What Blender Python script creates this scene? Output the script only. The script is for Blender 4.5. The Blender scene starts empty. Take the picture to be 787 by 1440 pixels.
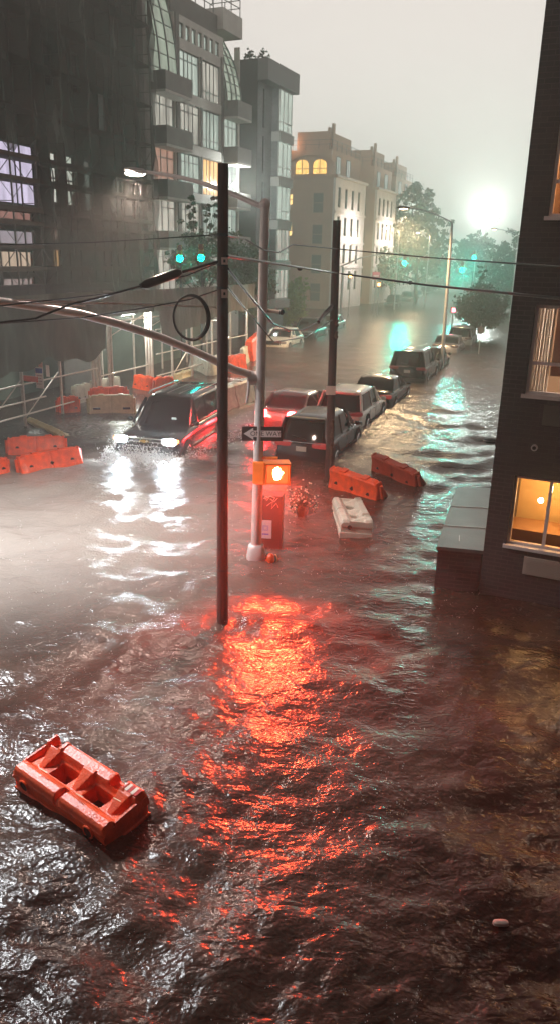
import bpy, bmesh, math, random
import numpy as np
from mathutils import Vector, Matrix
random.seed(7); rng = np.random.default_rng(7)
sc = bpy.context.scene
R = math.radians

# ------------------------------------------------------------------ camera
F = 1075.0; PITCH = math.atan(355/F); ROLL = R(1.4); H = 5.8
fw = np.array([0, math.cos(PITCH), -math.sin(PITCH)]); rt = np.array([1., 0, 0]); up = np.cross(rt, fw)
CR = math.cos(ROLL)*rt + math.sin(ROLL)*up; CU = -math.sin(ROLL)*rt + math.cos(ROLL)*up
cam = bpy.data.cameras.new('camera'); cam_o = bpy.data.objects.new('camera', cam); sc.collection.objects.link(cam_o)
cam.sensor_fit = 'VERTICAL'; cam.sensor_height = 24; cam.lens = 24*F/1440; cam.clip_start = .1; cam.clip_end = 5000
M = Matrix(((CR[0], CU[0], -fw[0], 0), (CR[1], CU[1], -fw[1], 0), (CR[2], CU[2], -fw[2], H), (0, 0, 0, 1)))
cam_o.matrix_world = M
sc.camera = cam_o

# ------------------------------------------------------------------ sky (rain cloud lit from below by the city)
w = bpy.data.worlds.new('World'); sc.world = w; w.use_nodes = True
nt = w.node_tree; nt.nodes.clear()
def wn(t, **k):
    n = nt.nodes.new(t)
    for a, b in k.items(): setattr(n, a, b)
    return n
wo = wn('ShaderNodeOutputWorld'); bg = wn('ShaderNodeBackground'); tc = wn('ShaderNodeTexCoord')
sep = wn('ShaderNodeSeparateXYZ'); ramp = wn('ShaderNodeValToRGB')
nt.links.new(tc.outputs['Generated'], sep.inputs[0]); nt.links.new(sep.outputs['Z'], ramp.inputs[0])
e = ramp.color_ramp.elements
e[0].position = 0.0; e[0].color = (.50, .52, .47, 1)
e[1].position = 1.0; e[1].color = (.03, .024, .022, 1)
for p_, c_ in ((.22, (.49, .46, .43, 1)), (.48, (.41, .36, .335, 1)), (.68, (.10, .08, .072, 1))):
    q_ = ramp.color_ramp.elements.new(p_); q_.color = c_
nt.links.new(ramp.outputs[0], bg.inputs[0]); bg.inputs[1].default_value = .82
nt.links.new(bg.outputs[0], wo.inputs[0])

sc.view_settings.view_transform = 'Standard'; sc.view_settings.look = 'None'
sc.view_settings.exposure = 1.35; sc.view_settings.gamma = 1
sc.cycles.max_bounces = 6; sc.cycles.diffuse_bounces = 2; sc.cycles.glossy_bounces = 3
sc.cycles.transparent_max_bounces = 10; sc.cycles.volume_bounces = 0
sc.cycles.sample_clamp_indirect = 4; sc.cycles.use_denoising = True
sc.cycles.caustics_reflective = False; sc.cycles.caustics_refractive = False

# ------------------------------------------------------------------ placing: sight lines give world points
def ray(x, y): return fw + CR*((x-393.5)/F) - CU*((y-720)/F)
def P(x, y, z=0.):
    d = ray(x, y); t = (z-H)/d[2]; return Vector((d[0]*t, d[1]*t, z))
def D(x, y, Y):
    d = ray(x, y); t = Y/d[1]; return Vector((d[0]*t, Y, H+d[2]*t))
def on_plane(x, y, o, dr):      # vertical plane through o along dr -> (distance along, height)
    d = ray(x, y); n = (-dr[1], dr[0]); t = (o[0]*n[0]+o[1]*n[1])/(d[0]*n[0]+d[1]*n[1])
    return (d[0]*t-o[0])*dr[0]+(d[1]*t-o[1])*dr[1], H+d[2]*t
ST = R(19)                       # street direction (azimuth right of +Y)
DEPTH = .42                      # flood depth over the roadway

# ------------------------------------------------------------------ materials
MATS = {}
def mat(name, col, rough=.5, metal=0., emit=None, es=1., noise=0., nscale=4., bump=0., bscale=30., col2=None, coat=0., stretch=None, alpha=None, spec=None):
    if name in MATS: return MATS[name]
    m = bpy.data.materials.new(name); m.use_nodes = True; MATS[name] = m
    t = m.node_tree; b = t.nodes['Principled BSDF']
    b.inputs['Base Color'].default_value = (*col, 1); b.inputs['Roughness'].default_value = rough; b.inputs['Metallic'].default_value = metal
    if coat: b.inputs['Coat Weight'].default_value = coat; b.inputs['Coat Roughness'].default_value = .05
    if spec is not None: b.inputs['Specular IOR Level'].default_value = spec
    if emit: b.inputs['Emission Color'].default_value = (*emit, 1); b.inputs['Emission Strength'].default_value = es
    if alpha is not None: b.inputs['Alpha'].default_value = alpha
    if noise or bump:
        tc = t.nodes.new('ShaderNodeTexCoord'); mp = t.nodes.new('ShaderNodeMapping'); t.links.new(tc.outputs['Object'], mp.inputs[0])
        if stretch: mp.inputs['Scale'].default_value = stretch
    if noise:
        n = t.nodes.new('ShaderNodeTexNoise'); n.inputs['Scale'].default_value = nscale; n.inputs['Detail'].default_value = 6
        t.links.new(mp.outputs[0], n.inputs['Vector'])
        r = t.nodes.new('ShaderNodeValToRGB'); r.color_ramp.elements[0].position = .32; r.color_ramp.elements[1].position = .68
        c2 = col2 or tuple(c*(1-noise) for c in col)
        r.color_ramp.elements[0].color = (*c2, 1); r.color_ramp.elements[1].color = (*col, 1)
        t.links.new(n.outputs[0], r.inputs[0]); t.links.new(r.outputs[0], b.inputs['Base Color'])
    if bump:
        n = t.nodes.new('ShaderNodeTexNoise'); n.inputs['Scale'].default_value = bscale; n.inputs['Detail'].default_value = 4
        t.links.new(mp.outputs[0], n.inputs['Vector'])
        bp = t.nodes.new('ShaderNodeBump'); bp.inputs['Strength'].default_value = bump; bp.inputs['Distance'].default_value = .05
        t.links.new(n.outputs[0], bp.inputs['Height']); t.links.new(bp.outputs[0], b.inputs['Normal'])
    return m
def brick(name, c1, c2, cm, scale=1., axis='XZ', rough=.8, bw=.22, bh=.075):
    if name in MATS: return MATS[name]
    m = bpy.data.materials.new(name); m.use_nodes = True; MATS[name] = m
    t = m.node_tree; b = t.nodes['Principled BSDF']; b.inputs['Roughness'].default_value = rough
    tc = t.nodes.new('ShaderNodeTexCoord'); sp = t.nodes.new('ShaderNodeSeparateXYZ'); cb = t.nodes.new('ShaderNodeCombineXYZ')
    ad = t.nodes.new('ShaderNodeMath'); ad.operation = 'ADD'
    t.links.new(tc.outputs['Object'], sp.inputs[0]); t.links.new(sp.outputs['X'], ad.inputs[0]); t.links.new(sp.outputs['Y'], ad.inputs[1])
    t.links.new(ad.outputs[0], cb.inputs[0]); t.links.new(sp.outputs['Z'], cb.inputs[1])
    k = t.nodes.new('ShaderNodeTexBrick'); k.inputs['Scale'].default_value = scale
    k.inputs['Brick Width'].default_value = bw; k.inputs['Row Height'].default_value = bh; k.inputs['Mortar Size'].default_value = .006
    k.inputs['Color1'].default_value = (*c1, 1); k.inputs['Color2'].default_value = (*c2, 1); k.inputs['Mortar'].default_value = (*cm, 1)
    t.links.new(cb.outputs[0], k.inputs['Vector'])
    n = t.nodes.new('ShaderNodeTexNoise'); n.inputs['Scale'].default_value = .6; n.inputs['Detail'].default_value = 5
    t.links.new(tc.outputs['Object'], n.inputs['Vector'])
    mx = t.nodes.new('ShaderNodeMix'); mx.data_type = 'RGBA'; mx.blend_type = 'MULTIPLY'
    rr = t.nodes.new('ShaderNodeMapRange'); rr.inputs[1].default_value = .3; rr.inputs[2].default_value = .7; rr.inputs[3].default_value = .3; rr.inputs[4].default_value = 1.0
    mx.inputs[0].default_value = .6
    t.links.new(n.outputs[0], rr.inputs[0]); t.links.new(k.outputs[0], mx.inputs[6]); t.links.new(rr.outputs[0], mx.inputs[7])
    t.links.new(mx.outputs[2], b.inputs['Base Color'])
    bp = t.nodes.new('ShaderNodeBump'); bp.inputs['Strength'].default_value = .6; bp.inputs['Distance'].default_value = .01; bp.invert = True
    t.links.new(k.outputs['Fac'], bp.inputs['Height']); t.links.new(bp.outputs[0], b.inputs['Normal'])
    return m
def lit(name, col, s, streak=0.):
    if name in MATS: return MATS[name]
    s = s*.52 if s < 2.5 else s
    m = bpy.data.materials.new(name); m.use_nodes = True; MATS[name] = m
    t = m.node_tree; b = t.nodes['Principled BSDF']; b.inputs['Base Color'].default_value = (.05, .05, .05, 1); b.inputs['Roughness'].default_value = .15
    b.inputs['Emission Color'].default_value = (*col, 1); b.inputs['Emission Strength'].default_value = s
    if streak:   # curtains and furniture behind the pane
        tc = t.nodes.new('ShaderNodeTexCoord'); mp = t.nodes.new('ShaderNodeMapping'); mp.inputs['Scale'].default_value = (2.2, 2.2, .35)
        n = t.nodes.new('ShaderNodeTexNoise'); n.inputs['Scale'].default_value = 1.3; n.inputs['Detail'].default_value = 4
        r = t.nodes.new('ShaderNodeMapRange'); r.inputs[1].default_value = .35; r.inputs[2].default_value = .62; r.inputs[3].default_value = s*(1-streak); r.inputs[4].default_value = s
        t.links.new(tc.outputs['Object'], mp.inputs[0]); t.links.new(mp.outputs[0], n.inputs[0]); t.links.new(n.outputs[0], r.inputs[0]); t.links.new(r.outputs[0], b.inputs['Emission Strength'])
    return m
def glass(name, tint=(.9, .95, .95), refl=.12):
    if name in MATS: return MATS[name]
    m = bpy.data.materials.new(name); m.use_nodes = True; MATS[name] = m
    t = m.node_tree; t.nodes.remove(t.nodes['Principled BSDF']); o = t.nodes['Material Output']
    a = t.nodes.new('ShaderNodeBsdfTransparent'); a.inputs[0].default_value = (*tint, 1)
    g = t.nodes.new('ShaderNodeBsdfGlossy'); g.inputs['Roughness'].default_value = .03
    x = t.nodes.new('ShaderNodeMixShader'); x.inputs[0].default_value = refl
    t.links.new(a.outputs[0], x.inputs[1]); t.links.new(g.outputs[0], x.inputs[2]); t.links.new(x.outputs[0], o.inputs[0])
    return m

def sheer(name, col):
    m = bpy.data.materials.new(name); m.use_nodes = True; t = m.node_tree; t.nodes.remove(t.nodes['Principled BSDF'])
    a = t.nodes.new('ShaderNodeBsdfDiffuse'); b = t.nodes.new('ShaderNodeBsdfTranslucent'); x = t.nodes.new('ShaderNodeMixShader'); x.inputs[0].default_value = .6
    a.inputs[0].default_value = (*col, 1); b.inputs[0].default_value = (*col, 1)
    t.links.new(a.outputs[0], x.inputs[1]); t.links.new(b.outputs[0], x.inputs[2]); t.links.new(x.outputs[0], t.nodes['Material Output'].inputs[0]); return m
# ------------------------------------------------------------------ mesh builder
class MB:
    def __init__(s): s.v = []; s.f = []; s.mi = []; s.m = 0
    def add(s, vs, fs):
        n = len(s.v); s.v += [tuple(v) for v in vs]; s.f += [tuple(i+n for i in f) for f in fs]; s.mi += [s.m]*len(fs); return s
    def box(s, x0, x1, y0, y1, z0, z1):
        return s.add([(x0,y0,z0),(x1,y0,z0),(x1,y1,z0),(x0,y1,z0),(x0,y0,z1),(x1,y0,z1),(x1,y1,z1),(x0,y1,z1)],
                     [(0,3,2,1),(4,5,6,7),(0,1,5,4),(1,2,6,5),(2,3,7,6),(3,0,4,7)])
    def bar(s, a, b, w, h=None, upv=(0,0,1)):
        a = Vector(a); b = Vector(b); h = h or w; d = (b-a).normalized(); u = Vector(upv)
        if abs(d.dot(u)) > .98: u = Vector((1,0,0))
        r = d.cross(u).normalized(); u = r.cross(d)
        vs = [p+r*i*w/2+u*j*h/2 for p in (a, b) for i, j in ((-1,-1),(1,-1),(1,1),(-1,1))]
        return s.add(vs, [(0,1,2,3),(7,6,5,4),(0,4,5,1),(1,5,6,2),(2,6,7,3),(3,7,4,0)])
    def tube(s, pts, r, n=10, cap=True):
        pts = [Vector(p) for p in pts]; rs = r if hasattr(r, '__len__') else [r]*len(pts)
        vs = []; fs = []; prev = None
        for i, p in enumerate(pts):
            d = (pts[min(i+1, len(pts)-1)]-pts[max(i-1, 0)])
            d = d.normalized() if d.length > 1e-9 else Vector((0,0,1))
            if prev is None:
                u = Vector((0,0,1)) if abs(d.z) < .9 else Vector((1,0,0))
                a = d.cross(u).normalized()
            else:
                a = (prev - d*prev.dot(d)); a = a.normalized()
            prev = a; b = d.cross(a)
            vs += [p+(a*math.cos(2*math.pi*k/n)+b*math.sin(2*math.pi*k/n))*rs[i] for k in range(n)]
        for i in range(len(pts)-1):
            fs += [(i*n+k, i*n+(k+1)%n, (i+1)*n+(k+1)%n, (i+1)*n+k) for k in range(n)]
        if cap: fs += [tuple(range(n))[::-1], tuple(range((len(pts)-1)*n, len(pts)*n))]
        return s.add(vs, fs)
    def loft(s, rings, cap=True):
        n = len(rings[0]); vs = [v for r in rings for v in r]; fs = []
        for i in range(len(rings)-1):
            fs += [(i*n+k, i*n+(k+1)%n, (i+1)*n+(k+1)%n, (i+1)*n+k) for k in range(n)]
        if cap: fs += [tuple(range(n))[::-1], tuple(range((len(rings)-1)*n, len(rings)*n))]
        return s.add(vs, fs)
    def ell(s, c, r, n=14, m=8):
        rings = []
        for i in range(m+1):
            ph = math.pi*(i/m-.5) if 0 < i < m else math.pi*(i/m-.5)*.98
            rings.append([(c[0]+r[0]*math.cos(ph)*math.cos(2*math.pi*k/n), c[1]+r[1]*math.cos(ph)*math.sin(2*math.pi*k/n), c[2]+r[2]*math.sin(ph)) for k in range(n)])
        return s.loft(rings)
    def build(s, name, m, parent=None, smooth=False, bevel=0., ang=40):
        me = bpy.data.meshes.new(name); me.from_pydata([tuple(v) for v in s.v], [], s.f)
        ms = m if isinstance(m, (list, tuple)) else [m]
        for q in ms: me.materials.append(q)
        if len(ms) > 1: me.polygons.foreach_set('material_index', s.mi)
        bm = bmesh.new(); bm.from_mesh(me); bmesh.ops.recalc_face_normals(bm, faces=bm.faces)
        if bevel: bmesh.ops.bevel(bm, geom=[e for e in bm.edges if e.calc_face_angle(0) > .6], offset=bevel, segments=2, profile=.6, affect='EDGES')
        bm.to_mesh(me); bm.free()
        if smooth:
            me.shade_smooth(); me.set_sharp_from_angle(angle=R(ang))
        o = bpy.data.objects.new(name, me); sc.collection.objects.link(o)
        if parent: o.parent = parent
        return o
def tag(o, label=None, cat=None, group=None, kind=None):
    for k, v in (('label', label), ('category', cat), ('group', group), ('kind', kind)):
        if v: o[k] = v
    return o
def thing(name, label, cat, loc=(0,0,0), rz=0., group=None, rot=None):
    o = bpy.data.objects.new(name, None); sc.collection.objects.link(o); o.location = loc
    o.rotation_euler = rot if rot else (0, 0, rz); o.empty_display_size = .1
    return tag(o, label, cat, group)
def sell(cx, cy, rx, ry, n=4, k=28, z=None, plane='xy'):
    out = []
    for i in range(k):
        a = 2*math.pi*i/k; c, s_ = math.cos(a), math.sin(a)
        x = cx+rx*math.copysign(abs(c)**(2/n), c); y = cy+ry*math.copysign(abs(s_)**(2/n), s_); out.append((x, y, z))
    return out
def text_mesh(txt, size, m, parent, loc, rot, name='lettering', sx=1., depth=.004):
    c = bpy.data.curves.new('t', 'FONT'); c.body = txt; c.size = size; c.align_x = 'CENTER'; c.align_y = 'CENTER'; c.extrude = depth
    o = bpy.data.objects.new('t', c); sc.collection.objects.link(o)
    me = bpy.data.meshes.new_from_object(o.evaluated_get(bpy.context.evaluated_depsgraph_get())); bpy.data.objects.remove(o)
    me.materials.clear(); me.materials.append(m); me.name = name
    q = bpy.data.objects.new(name, me); sc.collection.objects.link(q); q.parent = parent; q.location = loc; q.rotation_euler = rot; q.scale = (sx, 1, 1)
    return q
def point(loc, power, col, r=.1, spot=None, aim=None, blend=.4):
    l = bpy.data.lights.new('lamp_light', 'SPOT' if spot else 'POINT'); l.energy = power; l.color = col; l.shadow_soft_size = r
    o = bpy.data.objects.new('lamp_light', l); sc.collection.objects.link(o); o.location = loc
    if spot:
        l.spot_size = R(spot); l.spot_blend = blend
        o.rotation_euler = (Vector(aim)-Vector(loc)).to_track_quat('-Z', 'Y').to_euler()
    return o

# common materials
paint_blk = mat('black_paint', (.012, .012, .014), .25, coat=.6)
dark_metal = mat('dark_metal', (.05, .05, .052), .5, .6)
galv = mat('galvanised_steel', (.5, .5, .5), .38, .55, noise=.25, nscale=9)
steel_paint = mat('pole_paint', (.62, .56, .54), .35, .2, noise=.2, nscale=3, bump=.15, bscale=14)
conc = mat('concrete', (.3, .29, .27), .85, noise=.3, nscale=1.5, bump=.3, bscale=20)
rubber = mat('rubber', (.015, .015, .015), .7)
chrome = mat('chrome', (.75, .75, .75), .15, 1.)
cable_m = mat('cable_black', (.012, .011, .011), .3)
dark_glass = mat('dark_glass', (.006, .007, .008), .06, spec=.35)
orange_pl = mat('orange_plastic', (.95, .095, .018), .34, noise=.5, nscale=5, bump=.2, bscale=30, col2=(.6, .07, .025))
white_pl = mat('white_plastic', (.62, .57, .47), .4, noise=.3, nscale=4, bump=.12, bscale=25)
tan_pl = mat('buff_plastic', (.6, .47, .24), .4, noise=.3, nscale=4, bump=.12, bscale=25)
hole_m = mat('hole_shadow', (.01, .008, .008), .9)  # near-black fill paints the shade inside holes and openings
hole_m.name = 'hole_shade_fill'

# ------------------------------------------------------------------ the flood water: one sheet to the horizon
suv_c = Vector((-3.55, 25.1, 0)); SUVAZ = R(13)
def build_water():
    az = np.concatenate([np.linspace(-math.pi, R(-32), 60, endpoint=False), np.linspace(R(-32), R(32), 620, endpoint=False), np.linspace(R(32), math.pi, 60, endpoint=False)])
    rad = np.exp(np.linspace(math.log(1.2), math.log(900), 1000))
    A, RR = np.meshgrid(az, rad); X = np.sin(A)*RR; Y = np.cos(A)*RR
    Z = np.zeros_like(X)
    warp = .5*np.sin(X*.35+1.3*np.sin(Y*.21))+.5*np.sin(Y*.27+X*.13)
    n = 110
    for i in range(n):
        lam = .16*(2.6/.16)**rng.random()
        th = rng.normal(R(100), R(46)) if lam > .5 else rng.uniform(0, 2*math.pi)
        k = 2*math.pi/lam; ph = rng.uniform(0, 6.28)
        amp = .0032*lam**.95*(1.0 if lam > .4 else .9)
        res = RR*.012
        att = np.clip(1.6-res/(lam*.35), 0, 1)
        arg = k*(X*math.cos(th)+Y*math.sin(th))+ph+warp*1.6
        s = np.sin(arg)
        Z += amp*att*(s + .35*np.cos(2*arg)*1.0)*(1+.5*np.sin(X*.9+ph)*np.sin(Y*.7+ph*2))
    # patches of rougher and calmer water
    calm = .85+.3*np.sin(X*.31+.8*np.sin(Y*.4))*np.sin(Y*.22+1.)
    Z *= calm
    # bow wave and wake of the moving car
    dx, dy = X-suv_c.x, Y-suv_c.y; ca, sa = math.cos(SUVAZ), math.sin(SUVAZ)
    fx = -(dx*sa+dy*ca); fy = dx*ca-dy*sa      # fx forward (towards camera)
    front = np.exp(-((fx-2.9-.12*fy**2*-1)/.45)**2)*np.exp(-(fy/1.7)**2)
    Z += .10*front
    for sgn in (-1, 1):
        Z += .07*np.exp(-((sgn*fy-1.2-.42*(2.6-fx))/.35)**2)*(fx < 2.9)*np.exp(-np.clip(2.9-fx, 0, 99)/5)
    # long oblique wake ridges spreading from the brick corner over the side street
    for (a, b, h, wd) in ((P(690, 620), P(500, 560), .025, .3), (P(700, 640), P(560, 700), .035, .25), (P(690, 660), P(520, 640), .025, .25), (P(150, 800), P(20, 760), .04, .3), (P(90, 1000), P(230, 860), .05, .2)):
        ex, ey = b.x-a.x, b.y-a.y; L = math.hypot(ex, ey); ex /= L; ey /= L
        t = (X-a.x)*ex+(Y-a.y)*ey; s = (X-a.x)*-ey+(Y-a.y)*ex
        env = np.clip(t/1.0, 0, 1)*np.clip((L-t)/1.5, 0, 1)
        Z += h*env*(np.exp(-(s/wd)**2)-.6*np.exp(-((s-wd*1.9)/wd)**2))
    for q_, h_, r_ in ((P(313, 872), .018, .1), (P(360, 787), .015, .2), (P(462, 672), .015, .12), (P(100, 1140), .012, .9), (P(478, 735), .012, .7), (P(505, 695), .012, .8)):
        d_ = np.hypot(X-q_.x, (Y-q_.y)*.8); Z += h_*np.exp(-np.clip(d_-r_, 0, 99)/.45)*np.cos(np.clip(d_-r_, 0, 99)*20)
    nr, na = X.shape
    co = np.stack([X, Y, Z], -1).reshape(-1, 3)
    co = np.vstack([co, [[0, 0, 0]]])
    idx = np.arange(nr*na).reshape(nr, na); nx = np.roll(idx, -1, 1)
    q = np.stack([idx[:-1], nx[:-1], nx[1:], idx[1:]], -1).reshape(-1, 4)
    me = bpy.data.meshes.new('water'); tri = np.stack([nx[0], idx[0], np.full(na, nr*na)], -1)
    nl = q.size+tri.size
    me.vertices.add(len(co)); me.vertices.foreach_set('co', co.ravel())
    me.loops.add(nl); me.loops.foreach_set('vertex_index', np.concatenate([q.ravel()[:], tri.ravel()]).astype(np.int32))
    me.polygons.add(len(q)+len(tri))
    ls = np.concatenate([np.arange(len(q))*4, len(q)*4+np.arange(len(tri))*3]).astype(np.int32)
    me.polygons.foreach_set('loop_start', ls)
    me.polygons.foreach_set('loop_total', np.concatenate([np.full(len(q), 4), np.full(len(tri), 3)]).astype(np.int32))
    me.update(calc_edges=True); me.validate(); me.shade_smooth()
    if me.polygons[0].normal.z < 0: me.flip_normals()
    m = bpy.data.materials.new('flood_water'); m.use_nodes = True; t = m.node_tree; b = t.nodes['Principled BSDF']
    b.inputs['IOR'].default_value = 1.34; b.inputs['Roughness'].default_value = .23
    N = lambda k: t.nodes.new(k)
    tc = N('ShaderNodeTexCoord'); L = t.links.new
    # silty, churned colour
    n0 = N('ShaderNodeTexNoise'); n0.inputs['Scale'].default_value = .35; n0.inputs['Detail'].default_value = 7; n0.inputs['Distortion'].default_value = .8
    L(tc.outputs['Object'], n0.inputs['Vector'])
    cr = N('ShaderNodeValToRGB'); cr.color_ramp.elements[0].position = .35; cr.color_ramp.elements[0].color = (.024, .014, .011, 1)
    cr.color_ramp.elements[1].position = .7; cr.color_ramp.elements[1].color = (.07, .045, .034, 1); L(n0.outputs[0], cr.inputs[0])
    # broken foam flecks
    n1 = N('ShaderNodeTexNoise'); n1.inputs['Scale'].default_value = 7.; n1.inputs['Detail'].default_value = 8; n1.inputs['Roughness'].default_value = .7; n1.inputs['Distortion'].default_value = 1.2
    L(tc.outputs['Object'], n1.inputs['Vector'])
    m1 = N('ShaderNodeMapRange'); m1.inputs[1].default_value = .58; m1.inputs[2].default_value = .74; m1.inputs[3].default_value = 0; m1.inputs[4].default_value = .25; L(n1.outputs[0], m1.inputs[0])
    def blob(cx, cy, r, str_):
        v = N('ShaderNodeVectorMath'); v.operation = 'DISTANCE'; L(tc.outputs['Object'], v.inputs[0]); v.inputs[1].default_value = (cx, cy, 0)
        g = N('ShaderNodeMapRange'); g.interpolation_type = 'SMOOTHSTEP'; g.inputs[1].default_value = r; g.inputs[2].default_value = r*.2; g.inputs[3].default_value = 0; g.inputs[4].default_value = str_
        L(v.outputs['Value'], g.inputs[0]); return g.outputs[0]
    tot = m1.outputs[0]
    spots = [(P(120, 600), 2.6, .5), (P(160, 615), 1.4, .5), (P(215, 650), 2.0, .8), (P(262, 642), 1.5, .7), (P(300, 615), 1.6, .6), (P(330, 560), 3.2, .45), (P(130, 655), 1.8, .4), (P(50, 720), 7., .42)]  # last, widest spot adds mottled lamp glare to the colour
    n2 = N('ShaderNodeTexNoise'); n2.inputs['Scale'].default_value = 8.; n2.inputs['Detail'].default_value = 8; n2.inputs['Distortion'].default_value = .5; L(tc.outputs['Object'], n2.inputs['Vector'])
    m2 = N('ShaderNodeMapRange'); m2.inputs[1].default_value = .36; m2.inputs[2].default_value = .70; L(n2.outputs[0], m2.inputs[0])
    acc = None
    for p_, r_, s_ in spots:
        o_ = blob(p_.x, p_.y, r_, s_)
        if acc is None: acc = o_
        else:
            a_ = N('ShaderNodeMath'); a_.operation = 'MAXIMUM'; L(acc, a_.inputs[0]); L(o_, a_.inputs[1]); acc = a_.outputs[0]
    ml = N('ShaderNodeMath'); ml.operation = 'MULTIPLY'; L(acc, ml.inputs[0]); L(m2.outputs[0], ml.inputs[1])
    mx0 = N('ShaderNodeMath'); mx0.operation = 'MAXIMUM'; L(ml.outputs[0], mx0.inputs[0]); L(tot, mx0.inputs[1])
    # pale lamp glare near the left kerb, painted into the water colour
    pz = P(40, 720); glare = blob(pz.x, pz.y, 8, .42); mxx = N('ShaderNodeMath'); mxx.operation = 'MAXIMUM'; L(mx0.outputs[0], mxx.inputs[0]); L(glare, mxx.inputs[1])
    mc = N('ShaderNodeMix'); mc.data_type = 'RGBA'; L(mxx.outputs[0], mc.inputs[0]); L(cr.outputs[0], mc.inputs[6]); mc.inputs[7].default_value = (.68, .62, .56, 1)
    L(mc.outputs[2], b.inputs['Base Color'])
    # ripples and rain pocks
    a1 = N('ShaderNodeTexNoise'); a1.inputs['Scale'].default_value = 5.; a1.inputs['Detail'].default_value = 5; a1.inputs['Distortion'].default_value = .6
    mp = N('ShaderNodeMapping'); mp.inputs['Scale'].default_value = (.7, 1.25, 1); mp.inputs['Rotation'].default_value = (0, 0, R(12)); L(tc.outputs['Object'], mp.inputs[0]); L(mp.outputs[0], a1.inputs['Vector'])
    b1 = N('ShaderNodeBump'); b1.inputs['Strength'].default_value = .8; b1.inputs['Distance'].default_value = .042; L(a1.outputs[0], b1.inputs['Height'])
    a2 = N('ShaderNodeTexVoronoi'); a2.inputs['Scale'].default_value = 24; a2.feature = 'SMOOTH_F1'; L(tc.outputs['Object'], a2.inputs['Vector'])
    b2 = N('ShaderNodeBump'); b2.inputs['Strength'].default_value = .4; b2.inputs['Distance'].default_value = .018; L(a2.outputs['Distance'], b2.inputs['Height']); L(b1.outputs[0], b2.inputs['Normal'])
    L(b2.outputs[0], b.inputs['Normal'])
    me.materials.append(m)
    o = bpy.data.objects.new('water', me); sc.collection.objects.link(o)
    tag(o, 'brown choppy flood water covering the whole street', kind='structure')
build_water()

# ------------------------------------------------------------------ haze (rain-filled air)
hb = MB().box(-620, 620, -60, 1000, -1.2, 32)
hz = hb.build('haze', None); hz.data.materials.clear()
hm = bpy.data.materials.new('rain_haze'); hm.use_nodes = True; t = hm.node_tree; t.nodes.remove(t.nodes['Principled BSDF'])
pv = t.nodes.new('ShaderNodeVolumePrincipled'); pv.inputs['Color'].default_value = (.97, .96, .92, 1); pv.inputs['Density'].default_value = .0042; pv.inputs['Anisotropy'].default_value = .62
t.links.new(pv.outputs[0], t.nodes['Material Output'].inputs['Volume']); hz.data.materials.append(hm); tag(hz, 'grey green rain haze hanging over the street', kind='stuff')

# ------------------------------------------------------------------ walls with real openings
def wall_open(mb, x0, x1, z0, z1, y0, y1, ops):
    xs = sorted({x0, x1, *[min(max(v, x0), x1) for o in ops for v in o[:2]]}); zs = sorted({z0, z1, *[min(max(v, z0), z1) for o in ops for v in o[2:4]]})
    for i in range(len(xs)-1):
        zz = None
        for j in range(len(zs)-1):
            cx = (xs[i]+xs[i+1])/2; cz = (zs[j]+zs[j+1])/2
            inside = any(o[0] < cx < o[1] and o[2] < cz < o[3] for o in ops)
            if not inside:
                if zz is None: zz = zs[j]
            if (inside or j == len(zs)-2) and zz is not None:
                ze = zs[j] if inside else zs[j+1]
                mb.box(xs[i], xs[i+1], y0, y1, zz, ze); zz = None
def window(parent, x0, x1, z0, z1, y, pane_m, frame_m, nx=1, nz=1, fw_=.06, T=None, sill=False, split=None):
    fr = MB(); g = MB()
    tx = T or (lambda x, yy, z: (x, yy, z))
    def bx(mb, a, b, c, d, e_, f_):
        n = len(mb.v); mb.box(a, b, c, d, e_, f_)
        mb.v[n:] = [tx(*v) for v in mb.v[n:]]
    bx(fr, x0, x1, y-.03, y+.05, z0, z0+fw_); bx(fr, x0, x1, y-.03, y+.05, z1-fw_, z1)
    bx(fr, x0, x0+fw_, y-.03, y+.05, z0+fw_, z1-fw_); bx(fr, x1-fw_, x1, y-.03, y+.05, z0+fw_, z1-fw_)
    xs = split or [x0+(x1-x0)*i/nx for i in range(1, nx)]
    for x in xs: bx(fr, x-fw_/2, x+fw_/2, y-.025, y+.045, z0+fw_, z1-fw_)
    zq = [z0+(z1-z0)*j/nz for j in range(1, nz)] if isinstance(nz, int) else nz
    for z in zq: bx(fr, x0+fw_, x1-fw_, y-.02, y+.04, z-fw_/2, z+fw_/2)
    if sill: bx(fr, x0-.05, x1+.05, y-.16, y-.035, z0-.05, z0+.01)
    f = fr.build('window', frame_m, parent); bx(g, x0+fw_*.5, x1-fw_*.5, y+.005, y+.015, z0+fw_*.5, z1-fw_*.5); g.build('pane', pane_m, f)
    return f

# ================================================================== RIGHT BRICK BUILDING (with an unseen wing added to block sky light)
dk_brick = brick('dark_brick', (.085, .062, .064), (.06, .045, .047), (.12, .09, .088), rough=.65)
frame_w = mat('window_frame_white', (.7, .6, .58), .35)
clear = glass('window_glass', refl=.1)
bC = P(672, 835); RA = R(24.5)
br = thing('brick_building', 'dark brick apartment building at the right edge with white framed sliding windows', 'building', (bC.x, bC.y, 0), -RA)
ops = [(.38, 2.6, 1.05, 2.33), (.38, 2.6, 3.74, 5.2), (.4, 2.6, 6.53, 7.95), (.4, 2.6, 9.2, 10.6)]
m = MB(); wall_open(m, 0, 9.5, -.6, 14, 0, .3, ops); m.box(0, .3, .3, 11, -.6, 14); m.box(.3, 9.5, 10.7, 11, -.6, 14)
m.build('wall', dk_brick, br)
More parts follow.
